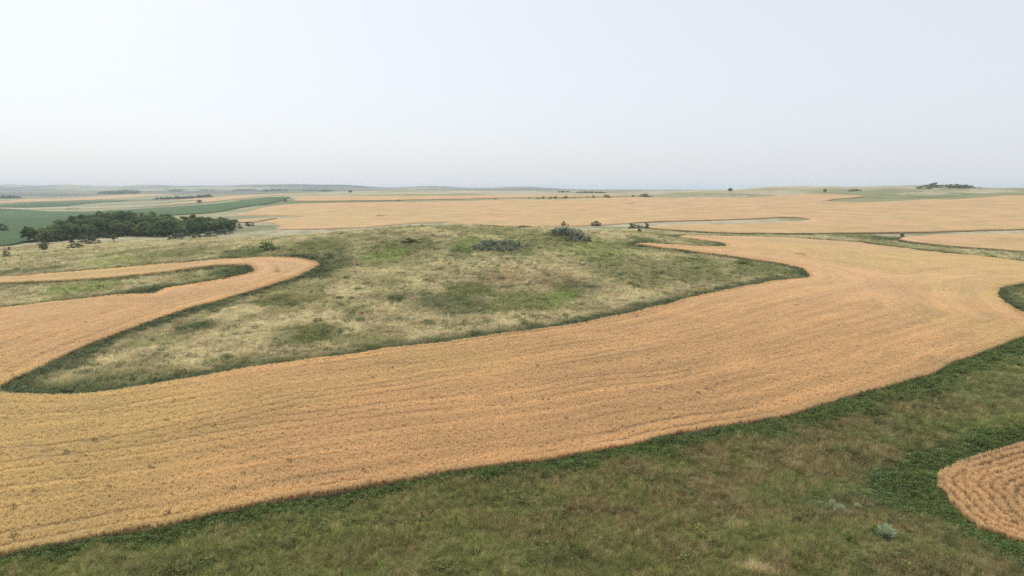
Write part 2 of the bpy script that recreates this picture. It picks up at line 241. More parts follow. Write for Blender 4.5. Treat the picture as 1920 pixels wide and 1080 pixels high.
GROVE = [
 (-179.84,267.27,5.86,6.11,0,'dark green leafy tree in the front row of the grove,left end'),
 (-178.38,269.23,6.32,7.27,1,'dark green leafy tree in the front row of the grove,left end'),
 (-179.31,273.9,4.95,6.21,3,'dark green leafy tree in the front row of the grove,left end'),
 (-179.97,278.33,5.98,8.31,4,'dark green leafy tree in the front row of the grove,left end'),
 (-179.94,282.99,6.67,7.14,0,'dark green leafy tree in the front row of the grove,left end'),
 (-179.4,286.41,5.94,7.24,4,'dark green leafy tree in the front row of the grove,left end'),
 (-181.4,293.72,6.15,6.81,1,'dark green leafy tree in the front row of the grove,left of middle'),
 (-180.06,295.8,5.18,6.57,1,'dark green leafy tree in the front row of the grove,left of middle'),
 (-179.37,299.24,6.0,8.34,3,'dark green leafy tree in the front row of the grove,left of middle'),
 (-177.57,300.67,6.6,6.89,0,'dark green leafy tree in the front row of the grove,left of middle'),
 (-176.58,303.9,6.53,8.64,2,'dark green leafy tree in the front row of the grove,left of middle'),
 (-172.32,301.55,5.41,7.66,2,'dark green leafy tree in the front row of the grove,left of middle'),
 (-171.34,304.21,6.38,6.57,4,'dark green leafy tree in the front row of the grove,middle'),
 (-169.46,306.03,6.45,7.23,4,'dark green leafy tree in the front row of the grove,middle'),
 (-165.36,303.69,5.25,6.56,2,'dark green leafy tree in the front row of the grove,middle'),
 (-161.78,302.19,6.32,6.47,4,'dark green leafy tree in the front row of the grove,middle'),
 (-157.77,300.71,5.68,6.96,2,'dark green leafy tree in the front row of the grove,middle'),
 (-153.48,296.92,5.1,6.57,0,'dark green leafy tree in the front row of the grove,middle'),
 (-149.01,293.02,5.53,7.76,3,'dark green leafy tree in the front row of the grove,right of middle'),
 (-146.86,293.39,6.37,7.31,3,'dark green leafy tree in the front row of the grove,right of middle'),
 (-143.33,292.43,5.4,6.96,3,'dark green leafy tree in the front row of the grove,right of middle'),
 (-142.06,296.3,5.22,6.49,1,'dark green leafy tree in the front row of the grove,right of middle'),
 (-144.77,307.0,5.5,6.7,1,'dark green leafy tree in the front row of the grove,right of middle'),
 (-143.63,310.5,6.78,7.68,4,'dark green leafy tree in the front row of the grove,right of middle'),
 (-143.47,317.52,5.96,8.25,4,'dark green leafy tree in the front row of the grove,right end'),
 (-141.97,320.56,6.33,6.73,0,'dark green leafy tree in the front row of the grove,right end'),
 (-141.4,325.44,5.42,7.66,4,'dark green leafy tree in the front row of the grove,right end'),
 (-138.09,323.67,5.34,6.89,2,'dark green leafy tree in the front row of the grove,right end'),
 (-136.4,327.08,5.9,6.61,2,'dark green leafy tree in the front row of the grove,right end'),
 (-135.11,332.52,5.48,5.37,3,'dark green leafy tree in the front row of the grove,right end'),
 (-190.21,288.16,5.48,6.92,0,'dark green leafy tree in the second row of the grove,left end'),
 (-193.24,298.95,6.81,8.73,4,'dark green leafy tree in the second row of the grove,left end'),
 (-196.05,308.17,5.91,9.07,4,'dark green leafy tree in the second row of the grove,left end'),
 (-196.12,315.41,7.02,8.71,0,'dark green leafy tree in the second row of the grove,left end'),
 (-192.27,315.98,6.05,8.81,1,'dark green leafy tree in the second row of the grove,left of middle'),
 (-192.39,322.85,6.26,8.87,1,'dark green leafy tree in the second row of the grove,left of middle'),
 (-189.73,325.93,6.28,9.86,4,'dark green leafy tree in the second row of the grove,left of middle'),
 (-185.17,324.98,7.35,10.35,3,'dark green leafy tree in the second row of the grove,left of middle'),
 (-181.33,324.61,6.62,10.23,2,'dark green leafy tree in the second row of the grove,middle'),
 (-174.39,320.46,6.08,8.38,1,'dark green leafy tree in the second row of the grove,middle'),
 (-169.94,319.06,6.77,10.01,0,'dark green leafy tree in the second row of the grove,middle'),
 (-165.4,317.84,5.69,9.5,0,'dark green leafy tree in the second row of the grove,middle'),
 (-160.18,316.43,6.37,9.3,1,'dark green leafy tree in the second row of the grove,right of middle'),
 (-156.86,317.41,7.26,7.83,3,'dark green leafy tree in the second row of the grove,right of middle'),
 (-154.28,320.1,5.78,7.23,1,'dark green leafy tree in the second row of the grove,right of middle'),
 (-153.01,324.37,6.8,7.85,4,'dark green leafy tree in the second row of the grove,right of middle'),
 (-152.47,333.05,6.35,8.25,4,'dark green leafy tree in the second row of the grove,right of middle'),
 (-148.68,333.95,7.07,8.15,0,'dark green leafy tree in the second row of the grove,right end'),
 (-148.67,343.64,7.53,6.67,1,'dark green leafy tree in the second row of the grove,right end'),
 (-144.97,343.15,7.27,6.0,2,'dark green leafy tree in the second row of the grove,right end'),
 (-143.42,348.76,7.68,4.45,2,'dark green leafy tree in the second row of the grove,right end'),
 (-206.44,315.15,6.86,7.12,4,'dark green leafy tree in the third row of the grove,left end'),
 (-204.89,317.99,7.61,8.66,1,'dark green leafy tree in the third row of the grove,left end'),
 (-207.63,328.87,6.3,9.36,4,'dark green leafy tree in the third row of the grove,left end'),
 (-206.12,333.6,7.14,9.86,4,'dark green leafy tree in the third row of the grove,left end'),
 (-204.92,338.43,6.22,10.31,1,'dark green leafy tree in the third row of the grove,left of middle'),
 (-202.96,341.56,7.32,10.32,0,'dark green leafy tree in the third row of the grove,left of middle'),
 (-199.94,343.5,7.23,10.42,2,'dark green leafy tree in the third row of the grove,left of middle'),
 (-195.08,342.25,8.08,10.27,4,'dark green leafy tree in the third row of the grove,left of middle'),
 (-191.75,344.97,7.27,9.77,1,'dark green leafy tree in the third row of the grove,middle'),
 (-182.32,336.34,6.81,9.14,0,'dark green leafy tree in the third row of the grove,middle'),
 (-177.16,334.91,6.46,9.26,0,'dark green leafy tree in the third row of the grove,middle'),
 (-170.06,330.3,7.05,10.23,1,'dark green leafy tree in the third row of the grove,middle'),
 (-165.9,329.37,7.17,9.58,0,'dark green leafy tree in the third row of the grove,right of middle'),
 (-163.26,331.97,7.36,8.33,1,'dark green leafy tree in the third row of the grove,right of middle'),
 (-162.13,338.92,6.63,6.69,2,'dark green leafy tree in the third row of the grove,right of middle'),
 (-160.47,343.76,6.99,6.52,3,'dark green leafy tree in the third row of the grove,right of middle'),
 (-158.51,349.53,6.54,7.4,0,'dark green leafy tree in the third row of the grove,right end'),
 (-158.83,358.67,7.89,6.2,0,'dark green leafy tree in the third row of the grove,right end'),
 (-154.39,357.69,6.58,6.34,1,'dark green leafy tree in the third row of the grove,right end'),
 (-154.57,370.02,8.22,4.42,3,'dark green leafy tree in the third row of the grove,right end'),
 (-153.42,376.98,7.81,3.67,0,'dark green leafy tree in the third row of the grove,right end'),
 (-220.52,339.26,8.2,6.93,2,'dark green leafy tree in the rearmost row of the grove,left end'),
 (-220.69,347.25,6.53,8.28,1,'dark green leafy tree in the rearmost row of the grove,left end'),
 (-222.8,356.44,7.26,9.17,4,'dark green leafy tree in the rearmost row of the grove,left end'),
 (-221.7,361.62,6.64,9.35,1,'dark green leafy tree in the rearmost row of the grove,left of middle'),
 (-220.11,367.73,7.04,9.38,2,'dark green leafy tree in the rearmost row of the grove,left of middle'),
 (-215.7,368.29,7.6,9.51,1,'dark green leafy tree in the rearmost row of the grove,left of middle'),
 (-212.7,370.33,6.68,9.58,0,'dark green leafy tree in the rearmost row of the grove,left of middle'),
 (-205.85,366.96,7.56,9.86,3,'dark green leafy tree in the rearmost row of the grove,middle'),
 (-202.54,367.94,7.61,10.27,3,'dark green leafy tree in the rearmost row of the grove,middle'),
 (-193.23,360.45,6.81,10.0,1,'dark green leafy tree in the rearmost row of the grove,middle'),
 (-187.78,359.58,7.13,10.42,2,'dark green leafy tree in the rearmost row of the grove,middle'),
 (-181.06,356.63,7.52,9.0,2,'dark green leafy tree in the rearmost row of the grove,right of middle'),
 (-173.72,350.45,6.85,7.93,4,'dark green leafy tree in the rearmost row of the grove,right of middle'),
]
LONE_TREES = [
 (-141.81,209.05,2.73,3.51,0,'small round tree on a thin stem in the dry grass,left of the grove'),
 (-147.94,256.79,3.88,2.97,1,'low spreading tree standing alone on the dry grass before the grove'),
 (-185.77,266.0,5.0,6.0,2,'dark full tree at the left end,set apart from the grove'),
 (-185.31,268.93,3.27,4.03,3,'shorter tree close beside the dark full tree left of the grove'),
 (-171.89,255.95,4.75,4.52,3,'pale green tree at the front left corner of the grove'),
 (-392.92,875.8,6.29,5.55,0,'lone tree on the far edge of the green crop field'),
 (-255.46,1103.7,5.24,4.54,2,'lone dark tree on the far grass skyline left of centre'),
 (235.08,752.6,4.56,4.26,2,'lone dark tree standing at the left end of the right ridge'),
 (325.49,726.56,3.38,3.99,2,'small dark tree on the right ridge left of the shrub topped butte'),
]
BUSHES = [
 (-159.76,257.76,3.51,3.04,0,'round grey green bush in front of the grove,left of a pair'),
 (-150.99,248.17,3.81,2.69,0,'wide grey bush in front of the grove,right of a pair'),
 (-163.79,256.89,1.88,2.82,1,'narrow upright bush at the grove edge left of the pair'),
 (-143.22,226.85,4.55,1.65,1,'low spreading green bush farthest out on the dry grass before the grove'),
 (-150.14,251.28,1.35,1.35,1,'tiny bush just right of the pair before the grove'),
 (-173.06,288.86,4.15,3.12,2,'pale green bush tucked against the grove front'),
 (-169.67,289.16,2.58,2.07,2,'small pale bush against the grove front,left of the spreading tree'),
 (-132.83,268.22,1.62,1.62,1,'small bush alone on the dry grass below the grove middle'),
 (-132.44,284.91,1.09,0.85,1,'tiny bush below the right part of the grove'),
 (-146.2,199.23,1.71,1.71,1,'small bush at the left picture edge below the hay bale'),
 (-152.8,234.91,0.86,0.54,1,'tiny dark bush on bare straw,left of the low spreading bush'),
 (-166.21,249.14,0.69,0.69,1,'tiny bush just behind the thin stemmed tree'),
 (-133.9,278.28,5.71,1.9,0,'grey low bush at the foot of the grove,leftmost of a row'),
 (-127.56,279.48,3.32,2.13,2,'yellow green bush in the low row at the grove foot'),
 (-125.53,287.74,6.78,1.94,0,'grey low bush in the row below the right part of the grove'),
 (-126.16,303.81,7.1,2.03,0,'grey low bush at the right end of the row under the grove'),
 (-136.73,348.4,2.31,2.31,1,'small dark bush just off the right end of the grove'),
 (-139.59,368.12,4.86,2.12,1,'dark flat bush beside the wheat wedge right of the grove'),
 (-258.72,351.1,5.04,3.7,1,'dark bush cut by the left picture edge in the green crop'),
 (-59.42,167.78,4.39,2.06,1,'broad dark green bush beside the looping wheat strip'),
 (-40.42,153.09,1.46,1.1,1,'round dark bush right of the tip of the wheat loop'),
 (-41.48,151.72,0.61,0.49,1,'tiny dark bush between the round bush and the wheat loop tip'),
 (-25.04,168.1,3.41,1.05,2,'low green bush on the left shoulder of the hill'),
 (22.27,128.21,1.81,0.7,1,'dark green clump alone on the hill right slope'),
 (23.62,127.4,0.6,0.4,1,'tiny clump just right of the dark green clump on the hill slope'),
 (8.63,135.38,0.52,0.73,3,'thin brown stalky weed standing on the middle of the hill'),
 (54.58,162.21,4.35,0.92,4,'bright green tussock near the right point of the hill'),
 (9.3,182.78,1.27,0.85,3,'small brown bush at the left end of the right thicket'),
 (19.56,176.01,1.37,1.23,2,'olive bush at the right end of the right thicket'),
 (25.56,342.55,2.65,2.12,2,'rounded bush on the wheat edge above the right thicket'),
 (27.56,341.22,1.32,0.92,2,'tiny bush touching the rounded bush above the right thicket'),
 (40.86,336.21,5.22,1.96,2,'wide flat topped bush on the wheat edge,middle of three'),
 (52.84,303.85,3.8,2.14,1,'dark bush left of a joined pair behind the left hay bale'),
 (55.98,304.37,3.34,1.43,1,'low dark bush between the two taller ones behind the left hay bale'),
 (59.2,304.09,2.39,2.27,1,'tall dark bush at the right of those behind the left hay bale'),
 (13.74,343.53,0.8,0.66,1,'tiny bush on the wheat edge left of the rounded bush'),
]
LINE_BUSHES = [
 (-256.39,786.5,5.74,2.55,1,'dark bush at the left end of the far bush line by the green crop'),
 (-112.13,688.02,2.69,1.5,1,'single small bush on the bush line left of centre'),
 (-16.24,707.81,3.55,1.31,1,'small low bush on the bush line,behind the hill crest'),
 (18.44,719.86,3.61,1.55,1,'leftmost bush of the dense part of the far bush line'),
 (25.73,715.74,5.52,1.27,1,'flat bush,second of the dense part of the bush line'),
 (31.91,711.95,3.85,2.09,1,'round bush,third of the dense part of the bush line'),
 (39.67,710.63,4.39,1.76,1,'left bush of a touching pair on the bush line'),
 (43.98,710.05,3.84,2.3,1,'right taller bush of a touching pair on the bush line'),
 (55.23,715.08,7.19,2.32,1,'wide bush in the middle of the bush line'),
 (64.07,722.26,2.52,1.12,1,'tiny bush right of the wide bush in the bush line'),
 (79.08,735.04,1.71,1.71,1,'tiny upright bush left of the round bush on the bush line'),
 (85.62,736.72,3.43,2.52,1,'round bush left of the domed bush on the bush line'),
 (100.08,737.44,8.32,2.98,1,'domed bush on the bush line right of the round bush'),
 (128.87,742.55,3.49,2.56,1,'small bush just left of the largest bush on the line'),
 (147.78,774.08,13.97,3.65,0,'largest bush,a dark dome at the right end of the bush line'),
]
BUTTE_SHRUBS = [
 (496.06,850.79,10.63,1.9,1),
 (504.99,852.78,10.7,2.67,1),
 (512.65,854.89,10.76,3.07,1),
 (518.16,857.71,9.27,2.7,1),
 (519.7,847.23,9.96,1.92,1),
 (525.7,844.44,9.97,1.84,1),
 (530.48,841.8,9.97,2.15,1),
 (535.95,839.29,10.75,2.3,1),
 (541.33,836.68,10.76,2.15,1),
 (546.15,833.26,9.99,1.69,1),
 (500.76,842.27,9.07,1.51,1),
 (525.79,832.16,12.14,1.82,1),
 (535.49,829.48,12.18,1.83,1),
 (397.23,815.39,8.39,1.61,1),
 (407.79,824.16,8.51,1.63,1),
 (552.97,826.27,3.83,0.61,1),
]
WEEDS = [
 (-87.54,467.4,9.9,1.17,0,'dark weed patch standing in the far wheat behind the hill,left'),
 (100.12,586.4,11.93,0.83,0,'thin dark weed streak in the far wheat below the largest bush'),
 (79.84,191.03,4.15,0.51,1,'small green weed patch alone in the wheat right of the hill'),
 (-47.12,137.85,2.02,0.56,2,'brown weedy gap in the tip of the wheat loop'),
 (-522.54,828.35,20.39,2.57,0,'dark low mound of shrubs beyond the green crop'),
]
SAGE = [
 (19.92,40.66,0.52,0.7,'tall silver sagebrush,left one of a touching pair at the lower right'),
 (19.97,39.79,0.86,0.65,'wide silver sagebrush,right one of a touching pair at the lower right'),
 (21.63,40.9,0.5,0.43,'small silver sagebrush right of the touching pair'),
 (22.65,41.31,0.44,0.33,'faint small sagebrush behind the others near the dark weeds'),
 (20.43,39.34,0.55,0.44,'small pale sagebrush in front of the touching pair'),
 (20.89,36.28,1.29,0.68,'largest and palest sagebrush,alone at the lower right'),
 (25.94,43.15,0.58,0.27,'sagebrush sprig standing among the dark weeds'),
 (22.54,40.08,0.25,0.21,'tiniest sagebrush between the pair and the dark weeds'),
]
GREEN_CLUMPS = [
 (20.41,36.73,0.65,0.49,'yellow green leafy clump touching the largest sagebrush'),
 (18.43,35.58,0.8,0.4,'yellow green leafy clump left of the largest sagebrush'),
]
BALES = [
 (49.75,269.74,1.56,1.27,'round hay bale sunk in dry grass in front of the dark bushes'),
 (148.71,263.74,1.68,1.52,'round hay bale at the point where the two right grass strips meet'),
 (-161.95,221.32,1.73,1.16,'round hay bale by the green crop at the left picture edge'),
]
WOODS = [
 (-1201.38,1662.44,50.61,7.91,9),
 (-1285.72,2280.32,117.06,12.11,22),
 (-1426.0,2593.05,82.14,11.41,12),
 (-1406.19,2922.98,50.02,7.5,6),
 (-679.71,1346.51,20.93,4.07,7),
 (-653.48,1330.84,20.58,5.72,8),
 (-635.26,1331.09,20.47,6.82,8),
 (-622.16,1342.48,20.53,5.7,8),
 (-629.76,1400.7,21.31,5.92,8),
 (-625.11,1429.44,19.25,6.62,8),
 (-899.81,2648.09,94.88,9.7,14),
 (-589.16,2217.13,42.45,6.19,9),
 (-716.89,2470.71,59.51,4.36,8),
 (102.0,1362.78,23.18,3.16,8),
 (122.16,1080.55,45.27,3.02,16),
 (-1174.18,3075.79,101.54,8.88,12),
 (-1700.11,3534.9,90.73,6.05,6),
 (-1417.06,3256.33,65.71,5.48,6),
]
FARM = [
 (106.72,1281.86,3.47,1.98),
 (104.78,1182.53,2.38,1.37),
 (97.84,1281.0,2.38,1.58),
]
THICKETS = [
 (-8.19,158.05,0.98,1.1,0),
 (-7.3,160.0,0.99,1.11,0),
 (-6.68,157.02,0.97,0.97,0),
 (-6.01,162.01,1.0,1.13,0),
 (-5.38,158.24,0.98,1.1,0),
 (-4.54,163.15,1.01,1.13,0),
 (-4.13,157.06,0.97,0.97,0),
 (-3.29,163.84,1.01,1.14,0),
 (-2.97,160.16,0.99,1.11,0),
 (-2.66,156.48,0.97,0.97,0),
 (-1.77,163.91,1.01,1.14,0),
 (-1.23,159.75,0.99,1.11,0),
 (-0.97,157.24,0.97,0.97,0),
 (0.0,164.22,1.01,1.14,0),
 (0.5,160.57,0.99,0.99,0),
 (0.73,158.11,0.98,0.85,0),
 (1.64,163.35,1.01,1.01,0),
 (2.23,160.18,0.99,0.86,0),
 (3.01,162.31,1.0,0.75,0),
 (3.54,163.62,1.01,0.63,0),
 (-8.72,161.18,1.0,0.87,0),
 (-6.59,164.13,1.01,1.01,0),
 (-5.1,165.08,1.02,1.02,0),
 (-2.17,165.58,1.02,0.89,0),
 (10.39,182.12,1.13,1.27,1),
 (11.33,181.45,1.12,1.68,1),
 (12.41,182.94,1.13,1.84,1),
 (13.35,182.28,1.13,1.97,1),
 (14.33,182.23,1.13,1.97,1),
 (15.09,181.27,1.12,1.96,1),
 (16.05,181.03,1.12,1.82,1),
 (16.78,179.79,1.11,1.81,1),
 (17.48,178.37,1.11,1.66,1),
 (18.01,176.8,1.1,1.51,1),
 (18.57,175.6,1.09,1.23,1),
 (12.18,186.05,1.15,1.58,1),
 (13.69,187.1,1.16,1.59,1),
 (15.14,187.16,1.16,1.74,1),
 (16.46,185.72,1.15,1.73,1),
 (17.46,184.18,1.14,1.71,1),
 (18.23,181.84,1.13,1.55,1),
 (15.33,177.38,1.1,1.1,1),
 (16.23,175.31,1.09,0.95,1),
 (11.23,186.86,1.15,1.15,1),
]
TRACKS = [
 [(-148.73,188.19),(-145.36,195.54),(-146.42,203.45),(-141.98,211.0),(-134.88,215.41),(-125.47,225.61),(-124.21,255.52),(-118.2,273.74),(-110.77,293.37)],
 [(-172.0,218.03),(-165.74,223.33),(-165.35,230.07),(-170.77,245.69),(-169.65,251.11)],
 [(-144.15,182.32),(-140.31,188.66),(-125.99,193.79),(-107.56,198.76),(-103.48,216.12),(-103.02,272.7)],
]
# ---------------------------------------------------------------- helpers
rng = np.random.default_rng(12); random.seed(12)
COL = scene.collection.objects
def tag(o, label=None, cat=None, group=None, kind=None):
    if label: o['label'] = label
    if cat: o['category'] = cat
    if group: o['group'] = group
    if kind: o['kind'] = kind
    return o
def make_obj(name, mesh, mat=None, parent=None):
    o = bpy.data.objects.new(name, mesh); COL.link(o)
    if mat and not mesh.materials: mesh.materials.append(mat)
    if parent: o.parent = parent
    return o
def np_mesh(name, verts, faces_flat, sizes, smooth=True):
    me = bpy.data.meshes.new(name)
    verts = np.asarray(verts, np.float32); faces_flat = np.asarray(faces_flat, np.int32); sizes = np.asarray(sizes, np.int32)
    me.vertices.add(len(verts)); me.vertices.foreach_set('co', verts.ravel())
    me.loops.add(len(faces_flat)); me.loops.foreach_set('vertex_index', faces_flat)
    me.polygons.add(len(sizes)); st = np.zeros(len(sizes), np.int32); st[1:] = np.cumsum(sizes)[:-1]
    me.polygons.foreach_set('loop_start', st); me.polygons.foreach_set('loop_total', sizes)
    me.polygons.foreach_set('use_smooth', np.full(len(sizes), smooth))
    me.update(calc_edges=True); return me
def set_col(me, name, rgb):
    at = me.attributes.new(name, 'FLOAT_COLOR', 'POINT')
    c = np.ones((len(me.vertices), 4), np.float32); c[:, :3] = rgb; at.data.foreach_set('color', c.ravel())
def set_float(me, name, v):
    at = me.attributes.new(name, 'FLOAT', 'POINT'); at.data.foreach_set('value', np.asarray(v, np.float32))
def smoothstep(a, b, x):
    t = np.clip((x - a) / (b - a), 0, 1); return t * t * (3 - 2 * t)
def in_poly(P, X, Y):
    c = np.zeros(len(X), bool); n = len(P)
    for i in range(n):
        x1, y1 = P[i]; x2, y2 = P[i - 1]
        if y1 == y2: continue
        m = (y1 > Y) != (y2 > Y)
        c ^= m & (X < (x2 - x1) * (Y - y1) / (y2 - y1) + x1)
    return c
def seg_dist(P, X, Y, keep=None):
    d = np.full(len(X), 1e9); n = len(P)
    for i in range(n):
        if keep is not None and not keep[i]: continue
        x1, y1 = P[i]; x2, y2 = P[(i + 1) % n]; dx, dy = x2 - x1, y2 - y1; L = dx * dx + dy * dy + 1e-9
        t = np.clip(((X - x1) * dx + (Y - y1) * dy) / L, 0, 1)
        d = np.minimum(d, (X - x1 - t * dx) ** 2 + (Y - y1 - t * dy) ** 2)
    return np.sqrt(d)
def smooth_ring(P):
    """Catmull-Rom through the surveyed corners, closed, about one point each 1.2 % of the distance, slightly uneven."""
    P = np.array(P, float); n = len(P); out = []
    for i in range(n):
        p0, p1, p2, p3 = P[i - 1], P[i], P[(i + 1) % n], P[(i + 2) % n]
        L = np.linalg.norm(p2 - p1); r = max(np.linalg.norm((p1 + p2) / 2), 20)
        k = int(np.clip(L / (.014 * r), 1, 24))
        l0, l2 = np.linalg.norm(p1 - p0), np.linalg.norm(p3 - p2)
        m1 = (p2 - p0) * L / (L + l0 + 1e-6); m2 = (p3 - p1) * L / (L + l2 + 1e-6)
        for j in range(k):
            t = j / k; t2, t3 = t * t, t ** 3
            out.append((2 * t3 - 3 * t2 + 1) * p1 + (t3 - 2 * t2 + t) * m1 + (-2 * t3 + 3 * t2) * p2 + (t3 - t2) * m2)
    out = np.array(out)
    out[:, 0] += (fbm(out[:, 0], out[:, 1], 2.2, 2, 31) - .5) * .4; out[:, 1] += (fbm(out[:, 0], out[:, 1], 2.2, 2, 37) - .5) * .4
    q_ = fbm(out[:, 0], out[:, 1], 9, 2, 33) - .5; out = out + np.column_stack([q_, -q_]) * 1.0
    return out
RINGS = [smooth_ring(f[2]) for f in FIELDS]
HALF = math.radians(39.0)
def ring_real(R):                      # which edges are field edges one can see (not the cut far outside the view)
    ph = np.abs(np.arctan2(R[:, 0], R[:, 1])); return (ph < HALF)
REAL = [ring_real(R) for R in RINGS]

# ---------------------------------------------------------------- materials
def new_mat(name):
    m = bpy.data.materials.new(name); m.use_nodes = True; nt = m.node_tree; nt.nodes.clear()
    out = nt.nodes.new('ShaderNodeOutputMaterial'); b = nt.nodes.new('ShaderNodeBsdfPrincipled')
    b.inputs['Roughness'].default_value = .9; b.inputs['Specular IOR Level'].default_value = .12
    nt.links.new(b.outputs[0], out.inputs[0]); return m, nt, b, out
def N(nt, t, **kw):
    n = nt.nodes.new(t)
    for k, v in kw.items():
        if k.startswith('i_'):
            n.inputs[int(k[2:])].default_value = v
        else: setattr(n, k, v)
    return n
def noise_node(nt, coord, scale, detail=4, rough=.6):
    n = N(nt, 'ShaderNodeTexNoise'); n.inputs['Scale'].default_value = scale; n.inputs['Detail'].default_value = detail; n.inputs['Roughness'].default_value = rough
    nt.links.new(coord, n.inputs['Vector']); return n
def ramp(nt, fac, stops):
    r = N(nt, 'ShaderNodeValToRGB'); els = r.color_ramp.elements
    while len(els) < len(stops): els.new(.5)
    for e_, (p, c) in zip(els, stops): e_.position = p; e_.color = tuple(c) + (1,) if len(c) == 3 else c
    nt.links.new(fac, r.inputs[0]); return r
def mul(nt, a_, b_, fac=1.0):
    m = N(nt, 'ShaderNodeMix', data_type='RGBA', blend_type='MULTIPLY'); m.inputs[0].default_value = fac
    nt.links.new(a_, m.inputs[6]); nt.links.new(b_, m.inputs[7]); return m.outputs[2]
def grey(v): return (v, v, v)
def surface_mat(name, attr, fine, coarse, bump):
    m, nt, b, out = new_mat(name)
    at = N(nt, 'ShaderNodeAttribute', attribute_name=attr); geo = N(nt, 'ShaderNodeNewGeometry')
    n1 = noise_node(nt, geo.outputs['Position'], fine, 5, .7); n2 = noise_node(nt, geo.outputs['Position'], coarse, 4, .6)
    c = mul(nt, at.outputs['Color'], ramp(nt, n1.outputs['Fac'], [(.28, grey(.62)), (.72, grey(1.32))]).outputs[0])
    c = mul(nt, c, ramp(nt, n2.outputs['Fac'], [(.3, (.86, .9, .86)), (.7, (1.12, 1.08, 1.1))]).outputs[0])
    nt.links.new(c, b.inputs['Base Color'])
    bp = N(nt, 'ShaderNodeBump'); bp.inputs['Strength'].default_value = bump; bp.inputs['Distance'].default_value = .25
    nt.links.new(n1.outputs['Fac'], bp.inputs['Height']); nt.links.new(bp.outputs[0], b.inputs['Normal'])
    return m
M_GROUND = surface_mat('dry_prairie_ground', 'gcol', 2.2, .16, .6)
M_WHEAT = surface_mat('wheat_canopy', 'wcol', 1.6, .05, .35)
M_CROP = surface_mat('green_crop_canopy', 'wcol', .8, .02, .35)
def leafy(name, stops, transl=.3, attr_inst=None, scale=1.2, vary=1.0):
    """leaf cards: colour from the plant it grows on (instancer colour) or from noise, part of the light passes through"""
    m, nt, b, out = new_mat(name)
    if attr_inst:
        at = N(nt, 'ShaderNodeAttribute', attribute_name=attr_inst, attribute_type='INSTANCER'); c = mul(nt, at.outputs['Color'], N(nt, 'ShaderNodeAttribute', attribute_name='tip').outputs['Color'])
    else:
        geo = N(nt, 'ShaderNodeNewGeometry'); n1 = noise_node(nt, geo.outputs['Position'], scale, 3, .6)
        c = ramp(nt, n1.outputs['Fac'], stops).outputs[0]
        oi = N(nt, 'ShaderNodeObjectInfo')
        c = mul(nt, c, ramp(nt, oi.outputs['Random'], [(0, (.6, .72, .7)), (.5, (1, 1, 1)), (1, (1.5, 1.35, 1.15))]).outputs[0], vary)
    nt.links.new(c, b.inputs['Base Color'])
    t = N(nt, 'ShaderNodeBsdfTranslucent'); nt.links.new(c, t.inputs[0]); mx = N(nt, 'ShaderNodeMixShader'); mx.inputs[0].default_value = transl
    nt.links.new(b.outputs[0], mx.inputs[1]); nt.links.new(t.outputs[0], mx.inputs[2]); nt.links.new(mx.outputs[0], out.inputs[0])
    return m
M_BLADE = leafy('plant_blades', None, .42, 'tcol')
M_TREE = leafy('tree_leaves', [(.3, (.085, .13, .05)), (.7, (.21, .285, .115))], .4)
M_TREE_PALE = leafy('pale_tree_leaves', [(.3, (.075, .105, .045)), (.7, (.13, .17, .075))], .25)
M_GREYBUSH = leafy('grey_green_leaves', [(.3, (.085, .105, .07)), (.7, (.145, .17, .115))], .2)
M_SILVER = leafy('silver_shrub_leaves', [(.3, (.17, .20, .165)), (.7, (.30, .335, .275))], .25, scale=2.5)
M_SAGE = leafy('sagebrush_leaves', [(.3, (.36, .41, .27)), (.7, (.58, .62, .43))], .2, scale=6, vary=.25)
M_OLIVE = leafy('olive_leaves', [(.3, (.09, .11, .04)), (.7, (.16, .18, .07))], .25)
M_YGREEN = leafy('yellow_green_leaves', [(.3, (.12, .19, .035)), (.7, (.22, .30, .07))], .3, scale=5)
M_BROWNPLANT = leafy('dry_brown_stalks', [(.3, (.12, .09, .045)), (.7, (.2, .15, .08))], .15)
M_BARK, nt, b, _ = new_mat('bark'); geo = N(nt, 'ShaderNodeNewGeometry')
nt.links.new(ramp(nt, noise_node(nt, geo.outputs['Position'], 6).outputs['Fac'], [(.3, (.06, .05, .04)), (.7, (.15, .125, .1))]).outputs[0], b.inputs['Base Color'])
M_HAY, nt, b, _ = new_mat('hay'); geo = N(nt, 'ShaderNodeNewGeometry')
nt.links.new(ramp(nt, noise_node(nt, geo.outputs['Position'], 9).outputs['Fac'], [(.25, (.4, .32, .18)), (.75, (.68, .57, .38))]).outputs[0], b.inputs['Base Color'])
M_HAYEND, nt, b, _ = new_mat('hay_end'); geo = N(nt, 'ShaderNodeNewGeometry')
nt.links.new(ramp(nt, noise_node(nt, geo.outputs['Position'], 12).outputs['Fac'], [(.25, (.13, .1, .05)), (.75, (.27, .2, .11))]).outputs[0], b.inputs['Base Color'])
M_TWINE, nt, b, _ = new_mat('twine'); b.inputs['Base Color'].default_value = (.5, .46, .36, 1)
M_PAINT, nt, b, _ = new_mat('white_barn_paint'); geo = N(nt, 'ShaderNodeNewGeometry')
nt.links.new(ramp(nt, noise_node(nt, geo.outputs['Position'], .4).outputs['Fac'], [(.3, (.62, .62, .6)), (.7, (.8, .8, .78))]).outputs[0], b.inputs['Base Color'])
M_ROOF, nt, b, _ = new_mat('grey_roof'); b.inputs['Base Color'].default_value = (.45, .45, .46, 1)

